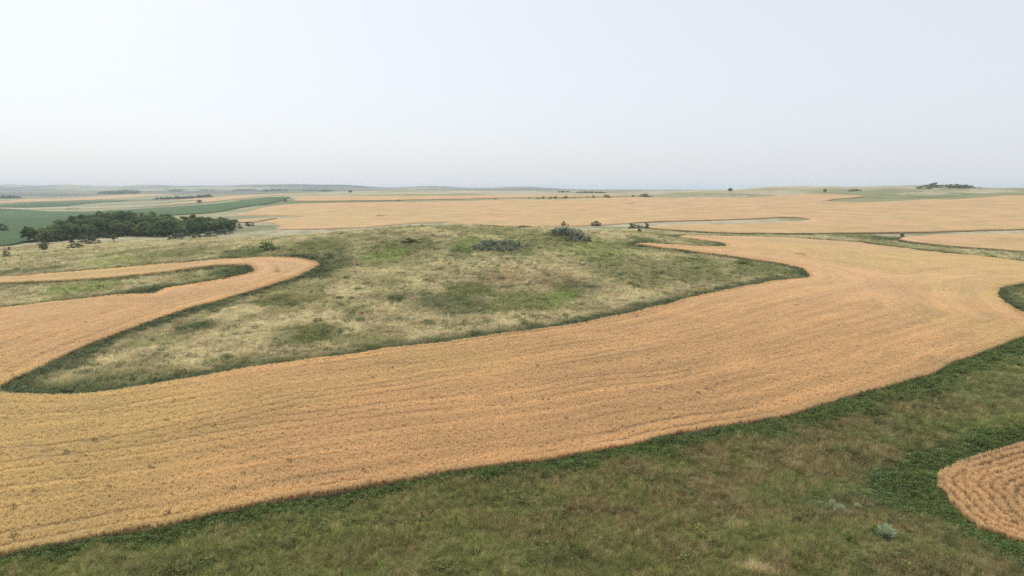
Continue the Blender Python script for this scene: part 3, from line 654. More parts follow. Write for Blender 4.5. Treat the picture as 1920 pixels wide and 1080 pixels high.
# ---------------------------------------------------------------- colour of the open ground
FRONT = RINGS[0][(RINGS[0][:, 1] < 101)]
_fx = np.array([p[0] for p in FIELDS[0][2][:20]]); _fy = np.array([p[1] for p in FIELDS[0][2][:20]])
C_STRAW = np.array((.43, .38, .255)); C_STRAW2 = np.array((.335, .298, .195)); C_GREEN = np.array((.18, .20, .085)); C_BRIGHT = np.array((.20, .25, .085))
C_DARK = np.array((.085, .115, .048)); C_OLIVE = np.array((.165, .185, .07)); C_BROWN = np.array((.215, .17, .095)); C_WEED = np.array((.084, .112, .036))
PCOL = {'d': C_DARK, 'g': C_GREEN * .8, 'b': C_BRIGHT, 'o': C_OLIVE, 's': C_STRAW, 'r': C_BROWN}
def is_fore(X, Y): return Y < np.interp(X, _fx, _fy)
def mixc(c, d, f): return c * (1 - f[:, None]) + d * f[:, None]
def ground_col(X, Y, dist):
    r = np.hypot(X, Y); n0 = fbm(X, Y, 60, 3, 41); n1 = fbm(X, Y, 22, 3, 42); n2 = fbm(X, Y, 6, 3, 43); n3 = fbm(X, Y, 1.6, 2, 44)
    fore = is_fore(X, Y)
    c = mixc(np.tile(C_STRAW, (len(X), 1)), C_STRAW2, smoothstep(.4, .62, n2))
    green = smoothstep(.50, .70, n1 * .55 + n2 * .3 + n3 * .15) * .7
    green = np.where((r > 140) & (r < 330), np.minimum(1, green + .15), green)
    c = mixc(c, C_GREEN, green)
    c = mixc(c, C_BROWN, smoothstep(.6, .75, n3 * .5 + n2 * .5) * .5)
    f = np.tile(C_OLIVE * .78, (len(X), 1))
    f = mixc(f, C_GREEN * .62, smoothstep(.42, .6, n1)); f = mixc(f, C_BROWN * .7, smoothstep(.47, .62, n2 * .5 + n0 * .5) * .7); f = mixc(f, C_WEED * 1.3, smoothstep(.56, .7, n2) * .5)
    f = mixc(f, C_STRAW2 * .8, smoothstep(.62, .8, n3) * .2)
    c = np.where(fore[:, None], f * 1.28, c)
    far = smoothstep(330, 700, r); nf = .45 * fbm(X, Y, 260, 4, 47) + .55 * fbm(X * .5, Y, 45, 4, 49)
    fc = mixc(np.tile(C_STRAW * .92, (len(X), 1)), C_GREEN * 1.05, smoothstep(.43, .6, nf) * .85); fc = mixc(fc, C_DARK, smoothstep(.58, .7, fbm(X, Y, 140, 4, 48)) * .6)
    fc = mixc(fc, np.array((.05, .065, .05)), smoothstep(1500, 3000, r) * np.clip(.55 + (fbm(X, Y, 500, 3, 95) - .5) * 2.2, .1, 1))
    c = mixc(c, fc, far)
    for px, py, rw, rd, t, s in PATCHES:
        m = (np.abs(X - px) < 2.2 * (rw + rd)) & (np.abs(Y - py) < 2.2 * (rw + rd))
        if not m.any(): continue
        i = np.nonzero(m)[0]; az = math.atan2(px, py); dx = X[i] - px; dy = Y[i] - py
        u = (dx * math.cos(az) - dy * math.sin(az)) / rw; v = (dx * math.sin(az) + dy * math.cos(az)) / rd
        q = np.hypot(u, v) + (n2[i] - .5) * 1.3 + (n3[i] - .5) * .7
        k = s * (1 - smoothstep(.55, 1.2, q)); pc = PCOL[t] * (.72 if (is_fore(np.array([px]), np.array([py]))[0] and t not in 'ds') else 1)
        c[i] = mixc(c[i], pc, k)
    wide = np.where(fore, np.interp(X, [-30, 0, 25, 60], [.45, .75, 1.1, 1.35]), 1.3)
    w = (1 - smoothstep(1.0, 4.2, dist / wide + (n2 - .5) * 3.5 + (n3 - .5) * 2.5)) * np.where(r < 330, 1, 0)
    w = np.where(fore, w, w * .9)
    c = mixc(c, np.where(fore[:, None], C_WEED, C_DARK * .8), w)
    if len(TRACKS):
        for tr in TRACKS:
            d = seg_dist(np.array(tr), X, Y, [True] * (len(tr) - 1) + [False]); c = mixc(c, np.array((.2, .17, .1)), (1 - smoothstep(.5, 1.3, d + (n3 - .5))) * .7)
    return c
def edge_dist(X, Y):
    d = np.full(len(X), 1e3); m = np.hypot(X, Y) < 420; i = np.nonzero(m)[0]
    for k in (0, 1, 2, 4):
        R = RINGS[k]; keep = REAL[k] & (np.hypot(R[:, 0], R[:, 1]) < 430)
        d[i] = np.minimum(d[i], seg_dist(R, X[i], Y[i], keep))
    return d

# ---------------------------------------------------------------- ground
def build_ground():
    ph = np.radians(np.concatenate([np.linspace(-180, -46, 40)[:-1], np.linspace(-46, 46, 600), np.linspace(46, 180, 40)[1:-1]]))
    rr = [2.0, 6, 11]; r = 16.0
    while r < 16000: rr.append(r); r *= 1.0082 if r < 320 else 1.017
    rr = np.array(rr + [16000, 22000]); na, nr = len(ph), len(rr)
    A_, R_ = np.meshgrid(ph, rr); X = (R_ * np.sin(A_)).ravel(); Y = (R_ * np.cos(A_)).ravel()
    Z = ground_z(X, Y)
    V = np.column_stack([X, Y, Z])
    j = np.arange(na); jn = (j + 1) % na; F = []
    for i in range(nr - 1): F.append(np.column_stack([i * na + j, i * na + jn, (i + 1) * na + jn, (i + 1) * na + j]))
    F = np.concatenate(F); V = np.vstack([V, [[0, 0, Z[:na].mean()]]]); cap = np.column_stack([np.full(na, len(V) - 1), jn, j])
    flat = np.concatenate([F[:, ::-1].ravel(), cap.ravel()]); sizes = np.concatenate([np.full(len(F), 4), np.full(na, 3)])
    me = np_mesh('ground', V, flat, sizes)
    c = ground_col(V[:, 0], V[:, 1], edge_dist(V[:, 0], V[:, 1])); set_col(me, 'gcol', c)
    return tag(make_obj('ground', me, M_GROUND), 'rolling prairie ground with dry straw grass and green patches', 'ground', kind='structure')
build_ground()

# ---------------------------------------------------------------- crops
def row_gap(s, X, Y, strong):
    pitch = .66 if strong else 1.7; s = s + (fbm(X, Y, 2.5, 2, 65) - .5) * (.5 if strong else .4)
    k = np.floor(s / pitch).astype(int); h = _vhash(k, k * 0 + 3, 77)
    fr = np.abs(s / pitch - k - .5) * 2
    line = smoothstep(.34, .12, fr) * np.clip((h - .35) / .6, 0, 1) * .85
    n = fbm(X, Y, 14, 3, 61)
    if strong: return np.clip(smoothstep(.6, .26, fr) * (.4 + h) * smoothstep(.15, .42, n) * 1.5, 0, 1)
    return np.clip(line * smoothstep(.34, .58, n), 0, 1)
def wheat_col(X, Y, s, gap):
    n = fbm(X, Y, 50, 3, 51); m = fbm(X, Y, 5, 3, 52); q = fbm(s, (X + Y) * .03, .9, 3, 53)
    c = mixc(np.tile(np.array((.465, .325, .157)), (len(X), 1)), np.array((.485, .317, .170)), smoothstep(.35, .65, n))
    c = c * (1 + (m - .5) * .11 + (q - .5) * .36)[:, None]
    return mixc(c, np.array((.17, .11, .05)), gap * .8)
def crop_col(X, Y, s, gap):
    n = fbm(X, Y, 120, 4, 54)
    return mixc(np.tile(np.array((.044, .095, .029)), (len(X), 1)), np.array((.068, .122, .038)), smoothstep(.35, .65, n))
def build_field(k):
    name, h, _, mk, label, cat = FIELDS[k]; R = RINGS[k]; n = len(R); real = REAL[k]
    rmin, rmax = np.hypot(*R.T).min(), np.hypot(*R.T).max(); step = .013 if rmin < 60 else .02
    rr = np.exp(np.arange(math.log(rmin), math.log(rmax) + step, step)); ph = np.arange(np.arctan2(R[:, 0], R[:, 1]).min(), np.arctan2(R[:, 0], R[:, 1]).max() + .006, .0065)
    A_, R_ = np.meshgrid(ph, rr); A_ = A_ + rng.uniform(-.0018, .0018, A_.shape); R_ = R_ * (1 + rng.uniform(-.3, .3, R_.shape) * step)
    X = (R_ * np.sin(A_)).ravel(); Y = (R_ * np.cos(A_)).ravel()
    ok = in_poly(R, X, Y); X, Y = X[ok], Y[ok]
    d = seg_dist(R, X, Y); ok = d > .004 * np.hypot(X, Y); X, Y, d = X[ok], Y[ok], d[ok]
    pts = [Vector(p) for p in R] + [Vector(p) for p in zip(X, Y)]
    vs, es, fs, *_ = geometry.delaunay_2d_cdt(pts, [], [list(range(n))], 1, 1e-4)
    V2 = np.array([tuple(v) for v in vs]); X, Y = V2[:, 0], V2[:, 1]
    ds = seg_dist(R, X, Y, real); ok_d = np.minimum(seg_dist(R, X, Y), ds)
    edge = ok_d < .01
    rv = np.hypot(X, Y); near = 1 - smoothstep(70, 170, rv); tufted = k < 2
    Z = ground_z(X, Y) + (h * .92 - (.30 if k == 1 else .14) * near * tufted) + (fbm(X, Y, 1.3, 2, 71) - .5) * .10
    if k == 2: Z = np.where(edge & (X < 60), ground_z(X, Y) + .12, Z)
    if tufted: Z = np.where(edge, ground_z(X, Y) + .22, Z)
    # skirt down to the soil along the outline: boundary edges of the triangulation
    T = np.array([f for f in fs if len(f) == 3]); 
    p, q, w = V2[T[:, 0]], V2[T[:, 1]], V2[T[:, 2]]; area = (q[:, 0] - p[:, 0]) * (w[:, 1] - p[:, 1]) - (q[:, 1] - p[:, 1]) * (w[:, 0] - p[:, 0])
    T[area < 0] = T[area < 0][:, ::-1]
    E_ = np.concatenate([T[:, [0, 1]], T[:, [1, 2]], T[:, [2, 0]]]); key = E_[:, 0].astype(np.int64) * 10000000 + E_[:, 1]; rev = E_[:, 1].astype(np.int64) * 10000000 + E_[:, 0]
    B = E_[~np.isin(key, rev)]
    nv = len(X); low = np.full(nv, -1); ub = np.unique(B); low[ub] = nv + np.arange(len(ub))
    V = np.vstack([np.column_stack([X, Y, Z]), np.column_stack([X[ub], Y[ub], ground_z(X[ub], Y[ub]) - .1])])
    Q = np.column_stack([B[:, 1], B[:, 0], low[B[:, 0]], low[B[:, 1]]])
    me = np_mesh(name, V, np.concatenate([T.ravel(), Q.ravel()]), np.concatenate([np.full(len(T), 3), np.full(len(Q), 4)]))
    sh = np.ones(len(T) + len(Q), bool); sh[len(T):] = False; me.polygons.foreach_set('use_smooth', sh)
    s = np.concatenate([ds, ds[ub]]); fn = wheat_col if mk == 'wheat' else crop_col
    c = fn(V[:, 0], V[:, 1], s, np.zeros(len(V)))
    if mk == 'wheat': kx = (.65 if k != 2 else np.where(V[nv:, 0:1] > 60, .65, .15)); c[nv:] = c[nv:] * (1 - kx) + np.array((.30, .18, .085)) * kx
    if tufted: c[:nv] *= (1 - (.52 if k == 1 else .34) * near)[:, None]  # shade under the near tufts painted into the canopy colour, fading with distance
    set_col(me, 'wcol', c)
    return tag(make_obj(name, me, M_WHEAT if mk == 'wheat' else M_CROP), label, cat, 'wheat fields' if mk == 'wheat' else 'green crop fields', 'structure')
for k in range(len(FIELDS)): build_field(k)

# ---------------------------------------------------------------- small plants that cover the ground
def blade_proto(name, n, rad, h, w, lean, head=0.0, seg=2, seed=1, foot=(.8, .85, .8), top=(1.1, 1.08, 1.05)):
    g = np.random.default_rng(seed); V, F, S = [], [], []
    for _ in range(n):
        a0 = g.uniform(0, 6.283); q = rad * math.sqrt(g.uniform()); x, y = q * math.cos(a0), q * math.sin(a0)
        hh = h * g.uniform(.65, 1.1); la = g.uniform(0, 6.283); l = lean * g.uniform(.2, 1) * hh; fa = g.uniform(0, 6.283); wx, wy = w * .5 * math.cos(fa), w * .5 * math.sin(fa)
        b0 = len(V)
        for s_ in range(seg + 1):
            t = s_ / seg; cx = x + l * t * t * math.cos(la); cy = y + l * t * t * math.sin(la); k = (1 - .75 * t) if not head else (.6)
            V += [(cx - wx * k, cy - wy * k, hh * t * (1 - .12 * t)), (cx + wx * k, cy + wy * k, hh * t * (1 - .12 * t))]
        for s_ in range(seg): F += [b0 + 2 * s_, b0 + 2 * s_ + 1, b0 + 2 * s_ + 3, b0 + 2 * s_ + 2]; S.append(4)
        if head:
            t = 1; cx = x + l * math.cos(la); cy = y + l * math.sin(la); z = hh * .86; b1 = len(V)
            V += [(cx, cy, z - head * .25), (cx - wx * 2.2, cy - wy * 2.2, z + head * .3), (cx + head * .35 * math.cos(la), cy + head * .35 * math.sin(la), z + head), (cx + wx * 2.2, cy + wy * 2.2, z + head * .3)]
            F += [b1, b1 + 1, b1 + 2, b1 + 3]; S.append(4)
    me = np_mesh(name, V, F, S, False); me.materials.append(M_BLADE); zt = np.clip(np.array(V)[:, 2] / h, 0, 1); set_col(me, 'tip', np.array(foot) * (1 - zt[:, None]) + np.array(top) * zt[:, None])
    return bpy.data.objects.new(name, me)
def leaf_proto(name, n, rad, h, size, seed=1):
    g = np.random.default_rng(seed); V, F, S = [], [], []
    for _ in range(n):
        a0 = g.uniform(0, 6.283); q = rad * math.sqrt(g.uniform()); z = h * g.uniform(.25, 1) * (1 - .5 * (q / rad) ** 2)
        c = Vector((q * math.cos(a0), q * math.sin(a0), z)); nrm = Vector((g.normal() * .6, g.normal() * .6, 1)).normalized(); u = nrm.orthogonal().normalized(); u.rotate(Matrix.Rotation(g.uniform(0, 6.28), 3, nrm)); v = nrm.cross(u); s_ = size * g.uniform(.6, 1.3)
        b0 = len(V); V += [tuple(c - u * s_), tuple(c - v * s_ * .5), tuple(c + u * s_), tuple(c + v * s_ * .5)]; F += [b0, b0 + 1, b0 + 2, b0 + 3]; S.append(4)
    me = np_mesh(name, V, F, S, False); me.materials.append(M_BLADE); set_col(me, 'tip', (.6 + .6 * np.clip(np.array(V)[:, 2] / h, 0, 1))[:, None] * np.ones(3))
    return bpy.data.objects.new(name, me)
def scatter(name, P, rot, scl, col, protos, label, cat):
    me = bpy.data.meshes.new(name); me.vertices.add(len(P)); me.vertices.foreach_set('co', np.asarray(P, np.float32).ravel())
    set_col(me, 'tcol', col)
    at = me.attributes.new('prot', 'FLOAT_VECTOR', 'POINT'); at.data.foreach_set('vector', np.asarray(rot, np.float32).ravel())
    at = me.attributes.new('pscl', 'FLOAT_VECTOR', 'POINT'); at.data.foreach_set('vector', np.asarray(scl, np.float32).ravel())
    at = me.attributes.new('pid', 'INT', 'POINT'); at.data.foreach_set('value', rng.integers(0, len(protos), len(P)).astype(np.int32))
    o = make_obj(name, me)
    ng = bpy.data.node_groups.new(name + '_growth', 'GeometryNodeTree'); ng.interface.new_socket('Geometry', in_out='INPUT', socket_type='NodeSocketGeometry'); ng.interface.new_socket('Geometry', in_out='OUTPUT', socket_type='NodeSocketGeometry')
    gi = ng.nodes.new('NodeGroupInput'); go = ng.nodes.new('NodeGroupOutput'); ip = ng.nodes.new('GeometryNodeInstanceOnPoints'); jn = ng.nodes.new('GeometryNodeJoinGeometry')
    for p in protos:
        oi = ng.nodes.new('GeometryNodeObjectInfo'); oi.inputs['Object'].default_value = p; oi.inputs['As Instance'].default_value = True
        ng.links.new(oi.outputs['Geometry'], jn.inputs[0])
    def attr(nm, ty):
        n = ng.nodes.new('GeometryNodeInputNamedAttribute'); n.data_type = ty; n.inputs['Name'].default_value = nm; return n.outputs['Attribute']
    ng.links.new(gi.outputs[0], ip.inputs['Points']); ng.links.new(jn.outputs[0], ip.inputs['Instance']); ip.inputs['Pick Instance'].default_value = True
    ng.links.new(attr('pid', 'INT'), ip.inputs['Instance Index'])
    e2r = ng.nodes.new('FunctionNodeEulerToRotation'); ng.links.new(attr('prot', 'FLOAT_VECTOR'), e2r.inputs[0]); ng.links.new(e2r.outputs[0], ip.inputs['Rotation'])
    ng.links.new(attr('pscl', 'FLOAT_VECTOR'), ip.inputs['Scale']); ng.links.new(ip.outputs[0], go.inputs[0])
    md = o.modifiers.new('growth', 'NODES'); md.node_group = ng
    return tag(o, label, cat, kind='stuff')
def fan_points(n, r0, r1, half):
    ph = rng.uniform(-half, half, n); r = np.exp(rng.uniform(math.log(r0), math.log(r1), n)); return r * np.sin(ph), r * np.cos(ph)
NPTS = 470000
X, Y = fan_points(NPTS, 21, 300, math.radians(40)); r = np.hypot(X, Y)
inA = in_poly(RINGS[0], X, Y); inC = in_poly(RINGS[1], X, Y); inO = in_poly(RINGS[2], X, Y) | in_poly(RINGS[4], X, Y) | in_poly(RINGS[6], X, Y)
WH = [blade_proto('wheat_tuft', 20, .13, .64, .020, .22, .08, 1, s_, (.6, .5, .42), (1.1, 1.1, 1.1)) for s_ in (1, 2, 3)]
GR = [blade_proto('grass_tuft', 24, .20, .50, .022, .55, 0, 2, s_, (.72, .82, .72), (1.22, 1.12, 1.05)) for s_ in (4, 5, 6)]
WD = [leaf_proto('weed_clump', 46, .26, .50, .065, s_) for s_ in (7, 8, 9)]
# wheat: the open stand, thinned along the drill gaps, and a dense fringe along the field edges
ex, ey, ek = [], [], []
for kk in (0, 1):
    R = RINGS[kk]; Q = np.roll(R, -1, 0)
    for (x1, y1), (x2, y2), ok in zip(R, Q, REAL[kk]):
        rm = math.hypot((x1 + x2) / 2, (y1 + y2) / 2); L = math.hypot(x2 - x1, y2 - y1)
        if not ok or rm > 240 or L < 1e-4: continue
        n_ = int(L * np.clip(2600 / rm, 8, 55)) + 1; t = rng.uniform(0, 1, n_); o_ = rng.uniform(-1.0, 1.0, n_) * max(.8, rm / 90)
        ex.append(x1 + (x2 - x1) * t - (y2 - y1) / L * o_); ey.append(y1 + (y2 - y1) * t + (x2 - x1) / L * o_); ek.append(np.full(n_, kk))
ex, ey, ek = np.concatenate(ex), np.concatenate(ey), np.concatenate(ek)
ok = np.where(ek == 0, in_poly(RINGS[0], ex, ey), in_poly(RINGS[1], ex, ey)) ; ex, ey, ek = ex[ok], ey[ok], ek[ok]
i = np.nonzero((inA | inC) & (r < 240))[0]
x = np.concatenate([X[i], ex]); y = np.concatenate([Y[i], ey]); ci = np.concatenate([inC[i], ek == 1]); rw_ = np.hypot(x, y)
s = np.where(ci, seg_dist(RINGS[1], x, y, REAL[1]), seg_dist(RINGS[0], x, y, REAL[0]))
gap = np.where(ci, row_gap(s, x, y, True), row_gap(s, x, y, False))
lodge_n = fbm(x, y, 1.2, 2, 63)
for px, py, rw, rd, t_, st in LODGED:                        # wheat beaten down by wind
    az = math.atan2(px, py) + .12; dx, dy = x - px, y - py; u_ = (dx * math.cos(az) - dy * math.sin(az)) / rw; v_ = (dx * math.sin(az) + dy * math.cos(az)) / rd
    gap = np.maximum(gap, st * (1 - smoothstep(.5, 1.1, np.hypot(u_, v_) + (lodge_n - .5) * .9)))
ok = rng.uniform(size=len(x)) > gap * .95; x, y, ci, rw_, s, gap = (v_[ok] for v_ in (x, y, ci, rw_, s, gap))
col = wheat_col(x, y, s, gap * .8) * rng.uniform(.92, 1.08, len(x))[:, None] * np.array((1.71, 1.97, 2.14))
k = np.clip((rw_ / 60) ** .9, .7, 3.0) * .82; hz = (1 - .35 * gap) * rng.uniform(.88, 1.04, len(x))
rot = np.column_stack([rng.normal(0, .08, len(x)), rng.normal(0, .08, len(x)), rng.uniform(0, 6.283, len(x))])
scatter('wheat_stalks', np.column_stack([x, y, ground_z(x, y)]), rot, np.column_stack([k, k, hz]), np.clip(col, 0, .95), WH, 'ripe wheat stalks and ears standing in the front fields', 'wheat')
# stray weeds standing in the wheat
j = rng.choice(np.nonzero((inA | inC) & (r < 200))[0], 170, replace=False); wx, wy = X[j], Y[j]; kk = rng.uniform(.35, .9, len(j))
scatter('weeds_in_wheat', np.column_stack([wx, wy, ground_z(wx, wy) + .42]), np.column_stack([kk * 0, kk * 0, kk * 9]), np.column_stack([kk, kk, kk * .9]), np.array((.12, .12, .05)) * rng.uniform(.6, 1.4, (len(j), 1)), WD, 'stray dark weeds poking through the front wheat', 'weeds')
# grass and weeds
i = np.nonzero(~(inA | inC | inO))[0]; x, y = X[i], Y[i]; dist = edge_dist(x, y); gc = ground_col(x, y, dist)
weedy = (gc[:, 0] < .115) & (gc[:, 1] > gc[:, 0] * 1.15)
cl = fbm(x, y, 3.0, 3, 91); lucky = rng.uniform(size=len(x)); fo_ = is_fore(x, y)
promo = (~weedy) & (lucky < np.where(fo_, .07, .06) * smoothstep(.5, .62, cl)) & (np.hypot(x, y) < 260)
gc[promo] = np.where(fo_[promo][:, None], C_OLIVE * .62, C_DARK * .95); weedy |= promo
for nm, sel, protos, lab, cat in (('grass', ~weedy, GR, 'dry straw and green prairie grass covering the open ground', 'grass'), ('weeds', weedy, WD, 'dark leafy weeds along the wheat edges and in patches', 'weeds')):
    j = np.nonzero(sel)[0]; xx, yy = x[j], y[j]; rj = np.hypot(xx, yy); nn = fbm(xx, yy, 1.7, 3, 81)
    k = np.clip((rj / 60) ** .6, .8, 2.4) * rng.uniform(.75, 1.25, len(xx)); hz = np.clip(k, .8, 1.0) * rng.uniform(.6, 1.2, len(xx)) * (.35 + 1.3 * nn)
    fo = is_fore(xx, yy); cc = gc[j] * np.where(fo, rng.uniform(.55, 1.5, len(xx)), rng.uniform(.6, 1.42, len(xx)))[:, None]
    if nm == 'grass': cc = np.where((rng.uniform(size=len(xx)) < np.where(fo, .13, .06))[:, None], cc * .4 + np.array((.26, .21, .12)), cc)
    cc = cc * (1 + rng.normal(0, .05, (len(xx), 3))) * 1.75
    if nm == 'weeds': k = np.where(promo[j], k * rng.uniform(1.0, 1.9, len(xx)), k); hz = np.where(promo[j], hz * rng.uniform(.8, 1.5, len(xx)), hz)
    else: hz = np.where(rng.uniform(size=len(xx)) < .05, hz * 1.6, hz)
    rot = np.column_stack([rng.normal(0, .12, len(xx)), rng.normal(0, .12, len(xx)), rng.uniform(0, 6.283, len(xx))])
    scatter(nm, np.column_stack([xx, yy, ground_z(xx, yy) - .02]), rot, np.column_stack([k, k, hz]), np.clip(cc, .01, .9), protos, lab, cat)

# ---------------------------------------------------------------- trees and shrubs (unit prototypes: 1 m wide, 1 m tall)
def crown_mesh(name, seed, clumps, per, leaf, base, flat=1.0, mat=None, shape='round'):
    g = np.random.default_rng(seed); V, F, S = [], [], []
    cs = []
    for _ in range(clumps):
        while True:
            p = g.uniform(-1, 1, 3)
            l = np.linalg.norm(p)
            if .35 < l < 1 and (l > .6 or g.uniform() < .4): break
        top = .5 + .5 * p[2] if shape == 'round' else abs(p[2]); wid = (.62 + .38 * math.sin(math.pi * min(1, .18 + .72 * (1 - top)))) if shape == 'round' else (1 - .35 * top)
        bx_ = 1 / math.sqrt(1 - .55 * p[2] * p[2]); p[0] *= bx_; p[1] *= bx_
        cs.append((p[0] * .39 * wid * g.uniform(.85, 1.12), p[1] * .39 * wid * g.uniform(.85, 1.12), base + (1 - base) * (.08 + .86 * top) * g.uniform(.93, 1.03), g.uniform(.10, .17)))
    for cx, cy, cz, cr in cs:
        for _ in range(per):
            d = g.normal(0, 1, 3); d /= np.linalg.norm(d); d *= g.uniform(.35, 1) ** .5
            c = Vector((cx + d[0] * cr, cy + d[1] * cr, cz + d[2] * cr * .72 * flat))
            if c.z < .01: c.z = .01 + g.uniform(0, .04)
            nrm = Vector((d[0] + g.normal() * .5, d[1] + g.normal() * .5, d[2] + .35 + g.normal() * .5)).normalized(); u = nrm.orthogonal().normalized(); u.rotate(Matrix.Rotation(g.uniform(0, 6.28), 3, nrm)); v = nrm.cross(u); s_ = leaf * g.uniform(.6, 1.3)
            b0 = len(V); V += [tuple(c - u * s_), tuple(c - v * s_ * .62), tuple(c + u * s_), tuple(c + v * s_ * .62)]; F += [b0, b0 + 1, b0 + 2, b0 + 3]; S.append(4)
    me = np_mesh(name, V, F, S, False)
    if mat: me.materials.append(mat)
    return me, cs
def tube(bm, p, q, r0, r1, n=6):
    p, q = Vector(p), Vector(q); d = (q - p).normalized(); u = d.orthogonal().normalized(); v = d.cross(u); rings = []
    for c, rad in ((p, r0), (q, r1)): rings.append([bm.verts.new(c + (u * math.cos(6.2832 * k / n) + v * math.sin(6.2832 * k / n)) * rad) for k in range(n)])
    for k in range(n): bm.faces.new((rings[0][k], rings[0][(k + 1) % n], rings[1][(k + 1) % n], rings[1][k]))
def stem_mesh(name, cs, seed, thick, fork, multi=1):
    g = random.Random(seed); bm = bmesh.new()
    for m in range(multi):
        ox, oy = (0, 0) if multi == 1 else (g.uniform(-.18, .18), g.uniform(-.18, .18))
        f = (ox * .6, oy * .6, fork); tube(bm, (ox, oy, -.03), f, thick, thick * .75)
        for cx, cy, cz, cr in g.sample(cs, min(len(cs), 9 if multi == 1 else 4)):
            mid = (f[0] * .5 + cx * .5 + g.uniform(-.02, .02), f[1] * .5 + cy * .5, fork + (cz - fork) * .55); tube(bm, f, mid, thick * .6, thick * .38, 5); tube(bm, mid, (cx, cy, cz), thick * .38, thick * .12, 5)
    me = bpy.data.meshes.new(name); bm.to_mesh(me); bm.free(); me.materials.append(M_BARK); return me
def tree_proto(seed, base, mat, clumps=40, per=34, leaf=.05, thick=.028, shape='round'):
    cm, cs = crown_mesh('crown', seed, clumps, per, leaf, base, 1, mat, shape); return cm, stem_mesh('trunk', cs, seed, thick, base * 1.05)
TREES = [tree_proto(21, .05, M_TREE, 30, 72, .041), tree_proto(22, .04, M_TREE, 26, 78, .041), tree_proto(23, .03, M_TREE, 34, 66, .041), tree_proto(24, .06, M_TREE, 24, 81, .041), tree_proto(25, .08, M_TREE, 28, 69, .041)]
LONE = [tree_proto(31, .30, M_TREE_PALE, 26, 26, .05, .03), tree_proto(32, .34, M_TREE_PALE, 16, 22, .05, .035), tree_proto(33, .10, M_TREE, 40), tree_proto(34, .12, M_TREE_PALE, 36)]
def shrub_proto(seed, mat, clumps=22, per=26, leaf=.055, shape='dome'):
    cm, cs = crown_mesh('foliage', seed, clumps, per, leaf, .02, 1, mat, shape); return cm, stem_mesh('stem', cs, seed, .018, .12, 4)
SHRUBS = [shrub_proto(41, M_GREYBUSH), shrub_proto(42, M_TREE), shrub_proto(43, M_OLIVE), shrub_proto(44, M_BROWNPLANT, 10, 16, .05), shrub_proto(45, M_YGREEN, 22, 30, .05)]
def plant(name, proto, x, y, w, h, label, cat, group=None, parts=('crown', 'trunk'), sink=0.0, single=False):
    z = float(ground_z(x, y)) - sink; rz = random.uniform(0, 6.28)
    if single:
        o = make_obj(name, proto[0]); o.location = (x, y, z); o.rotation_euler.z = rz; o.scale = (w, w, h)
    else:
        o = bpy.data.objects.new(name, None); COL.link(o); o.empty_display_size = .2; o.location = (x, y, z); o.rotation_euler.z = rz; o.scale = (w, w, h)
        for nm, me in zip(parts, proto): make_obj(nm, me, None, o)
    return tag(o, label, cat, group)
for x, y, w, h, v, lab in GROVE:
    plant('grove_tree', TREES[v], x, y, w * random.uniform(1.25, 1.6), h * random.uniform(.92, 1.14), lab, 'tree', 'trees of the grove', sink=.07 * h)
for n_, (x, y, w, h, v, lab) in enumerate(GROVE):
    if 'front row' in lab:
        q = math.hypot(x, y); fx, fy = x * (1 - 2.2 / q), y * (1 - 2.2 / q)
        plant('undergrowth_bush', SHRUBS[(1, 1, 0, 1, 2)[n_ % 5]], fx + random.uniform(-1.5, 1.5), fy, random.uniform(5, 7.5), random.uniform(2.2, 3.6), 'low bush filling the foot of the grove below its front row of trees', 'bush', 'undergrowth at the grove foot', ('foliage', 'stem'))
for x, y, w, h, v, lab in LONE_TREES: plant('tree', LONE[v], x, y, w * 1.3, h * 1.06, lab, 'tree', 'lone trees')
for x, y, w, h, v, lab in BUSHES: plant('bush', SHRUBS[v], x, y, w * 1.4, h * 1.35, lab, 'bush', 'bushes', ('foliage', 'stem'), single=h < 1.2)
for x, y, w, h, v, lab in LINE_BUSHES: plant('bush', SHRUBS[v], x, y, w * 1.3, h * 1.3, lab, 'bush', 'bushes on the far line', ('foliage', 'stem'), single=h < 2)
for x, y, w, h, v in BUTTE_SHRUBS: plant('butte_shrub', SHRUBS[v], x, y, w * 1.25, h * 1.9, 'dark low shrub covering the ridge top at the right horizon', 'shrub', 'dark shrubs on the right ridge', single=True)
for x, y, w, h, v, lab in WEEDS:
    cm, cs = crown_mesh('weed_patch', 60 + v, 60, 16, .02, .02, 3, (M_TREE, M_OLIVE, M_BROWNPLANT)[v], 'dome')
    o = make_obj('weed_patch', cm); o.location = (x, y, float(ground_z(x, y))); o.rotation_euler.z = -math.atan2(x, y); o.scale = (w * 1.1, w * 1.1, max(h, .9) * 1.1 + .35); tag(o, lab, 'weed patch', 'weed patches')
THP = []
for s_ in range(4):
    cm, cs = crown_mesh('foliage', 70 + s_, 14, 34, .055, .02, 1.4, M_SILVER, 'round'); THP.append((cm, stem_mesh('stem', cs, 70 + s_, .03, .15, 3)))
for n_, (x, y, w, h, t) in enumerate(THICKETS):
    plant('thicket_shrub', THP[n_ % 4], x, y, w * (2.2 if t == 0 else 1.9), h * 1.35, ('grey green shrub in the flat oval thicket on the hilltop', 'blue grey upright shrub in the taller thicket on the hill shoulder')[t], 'shrub', ('shrubs of the oval thicket', 'shrubs of the taller thicket')[t], ('foliage', 'stem'))
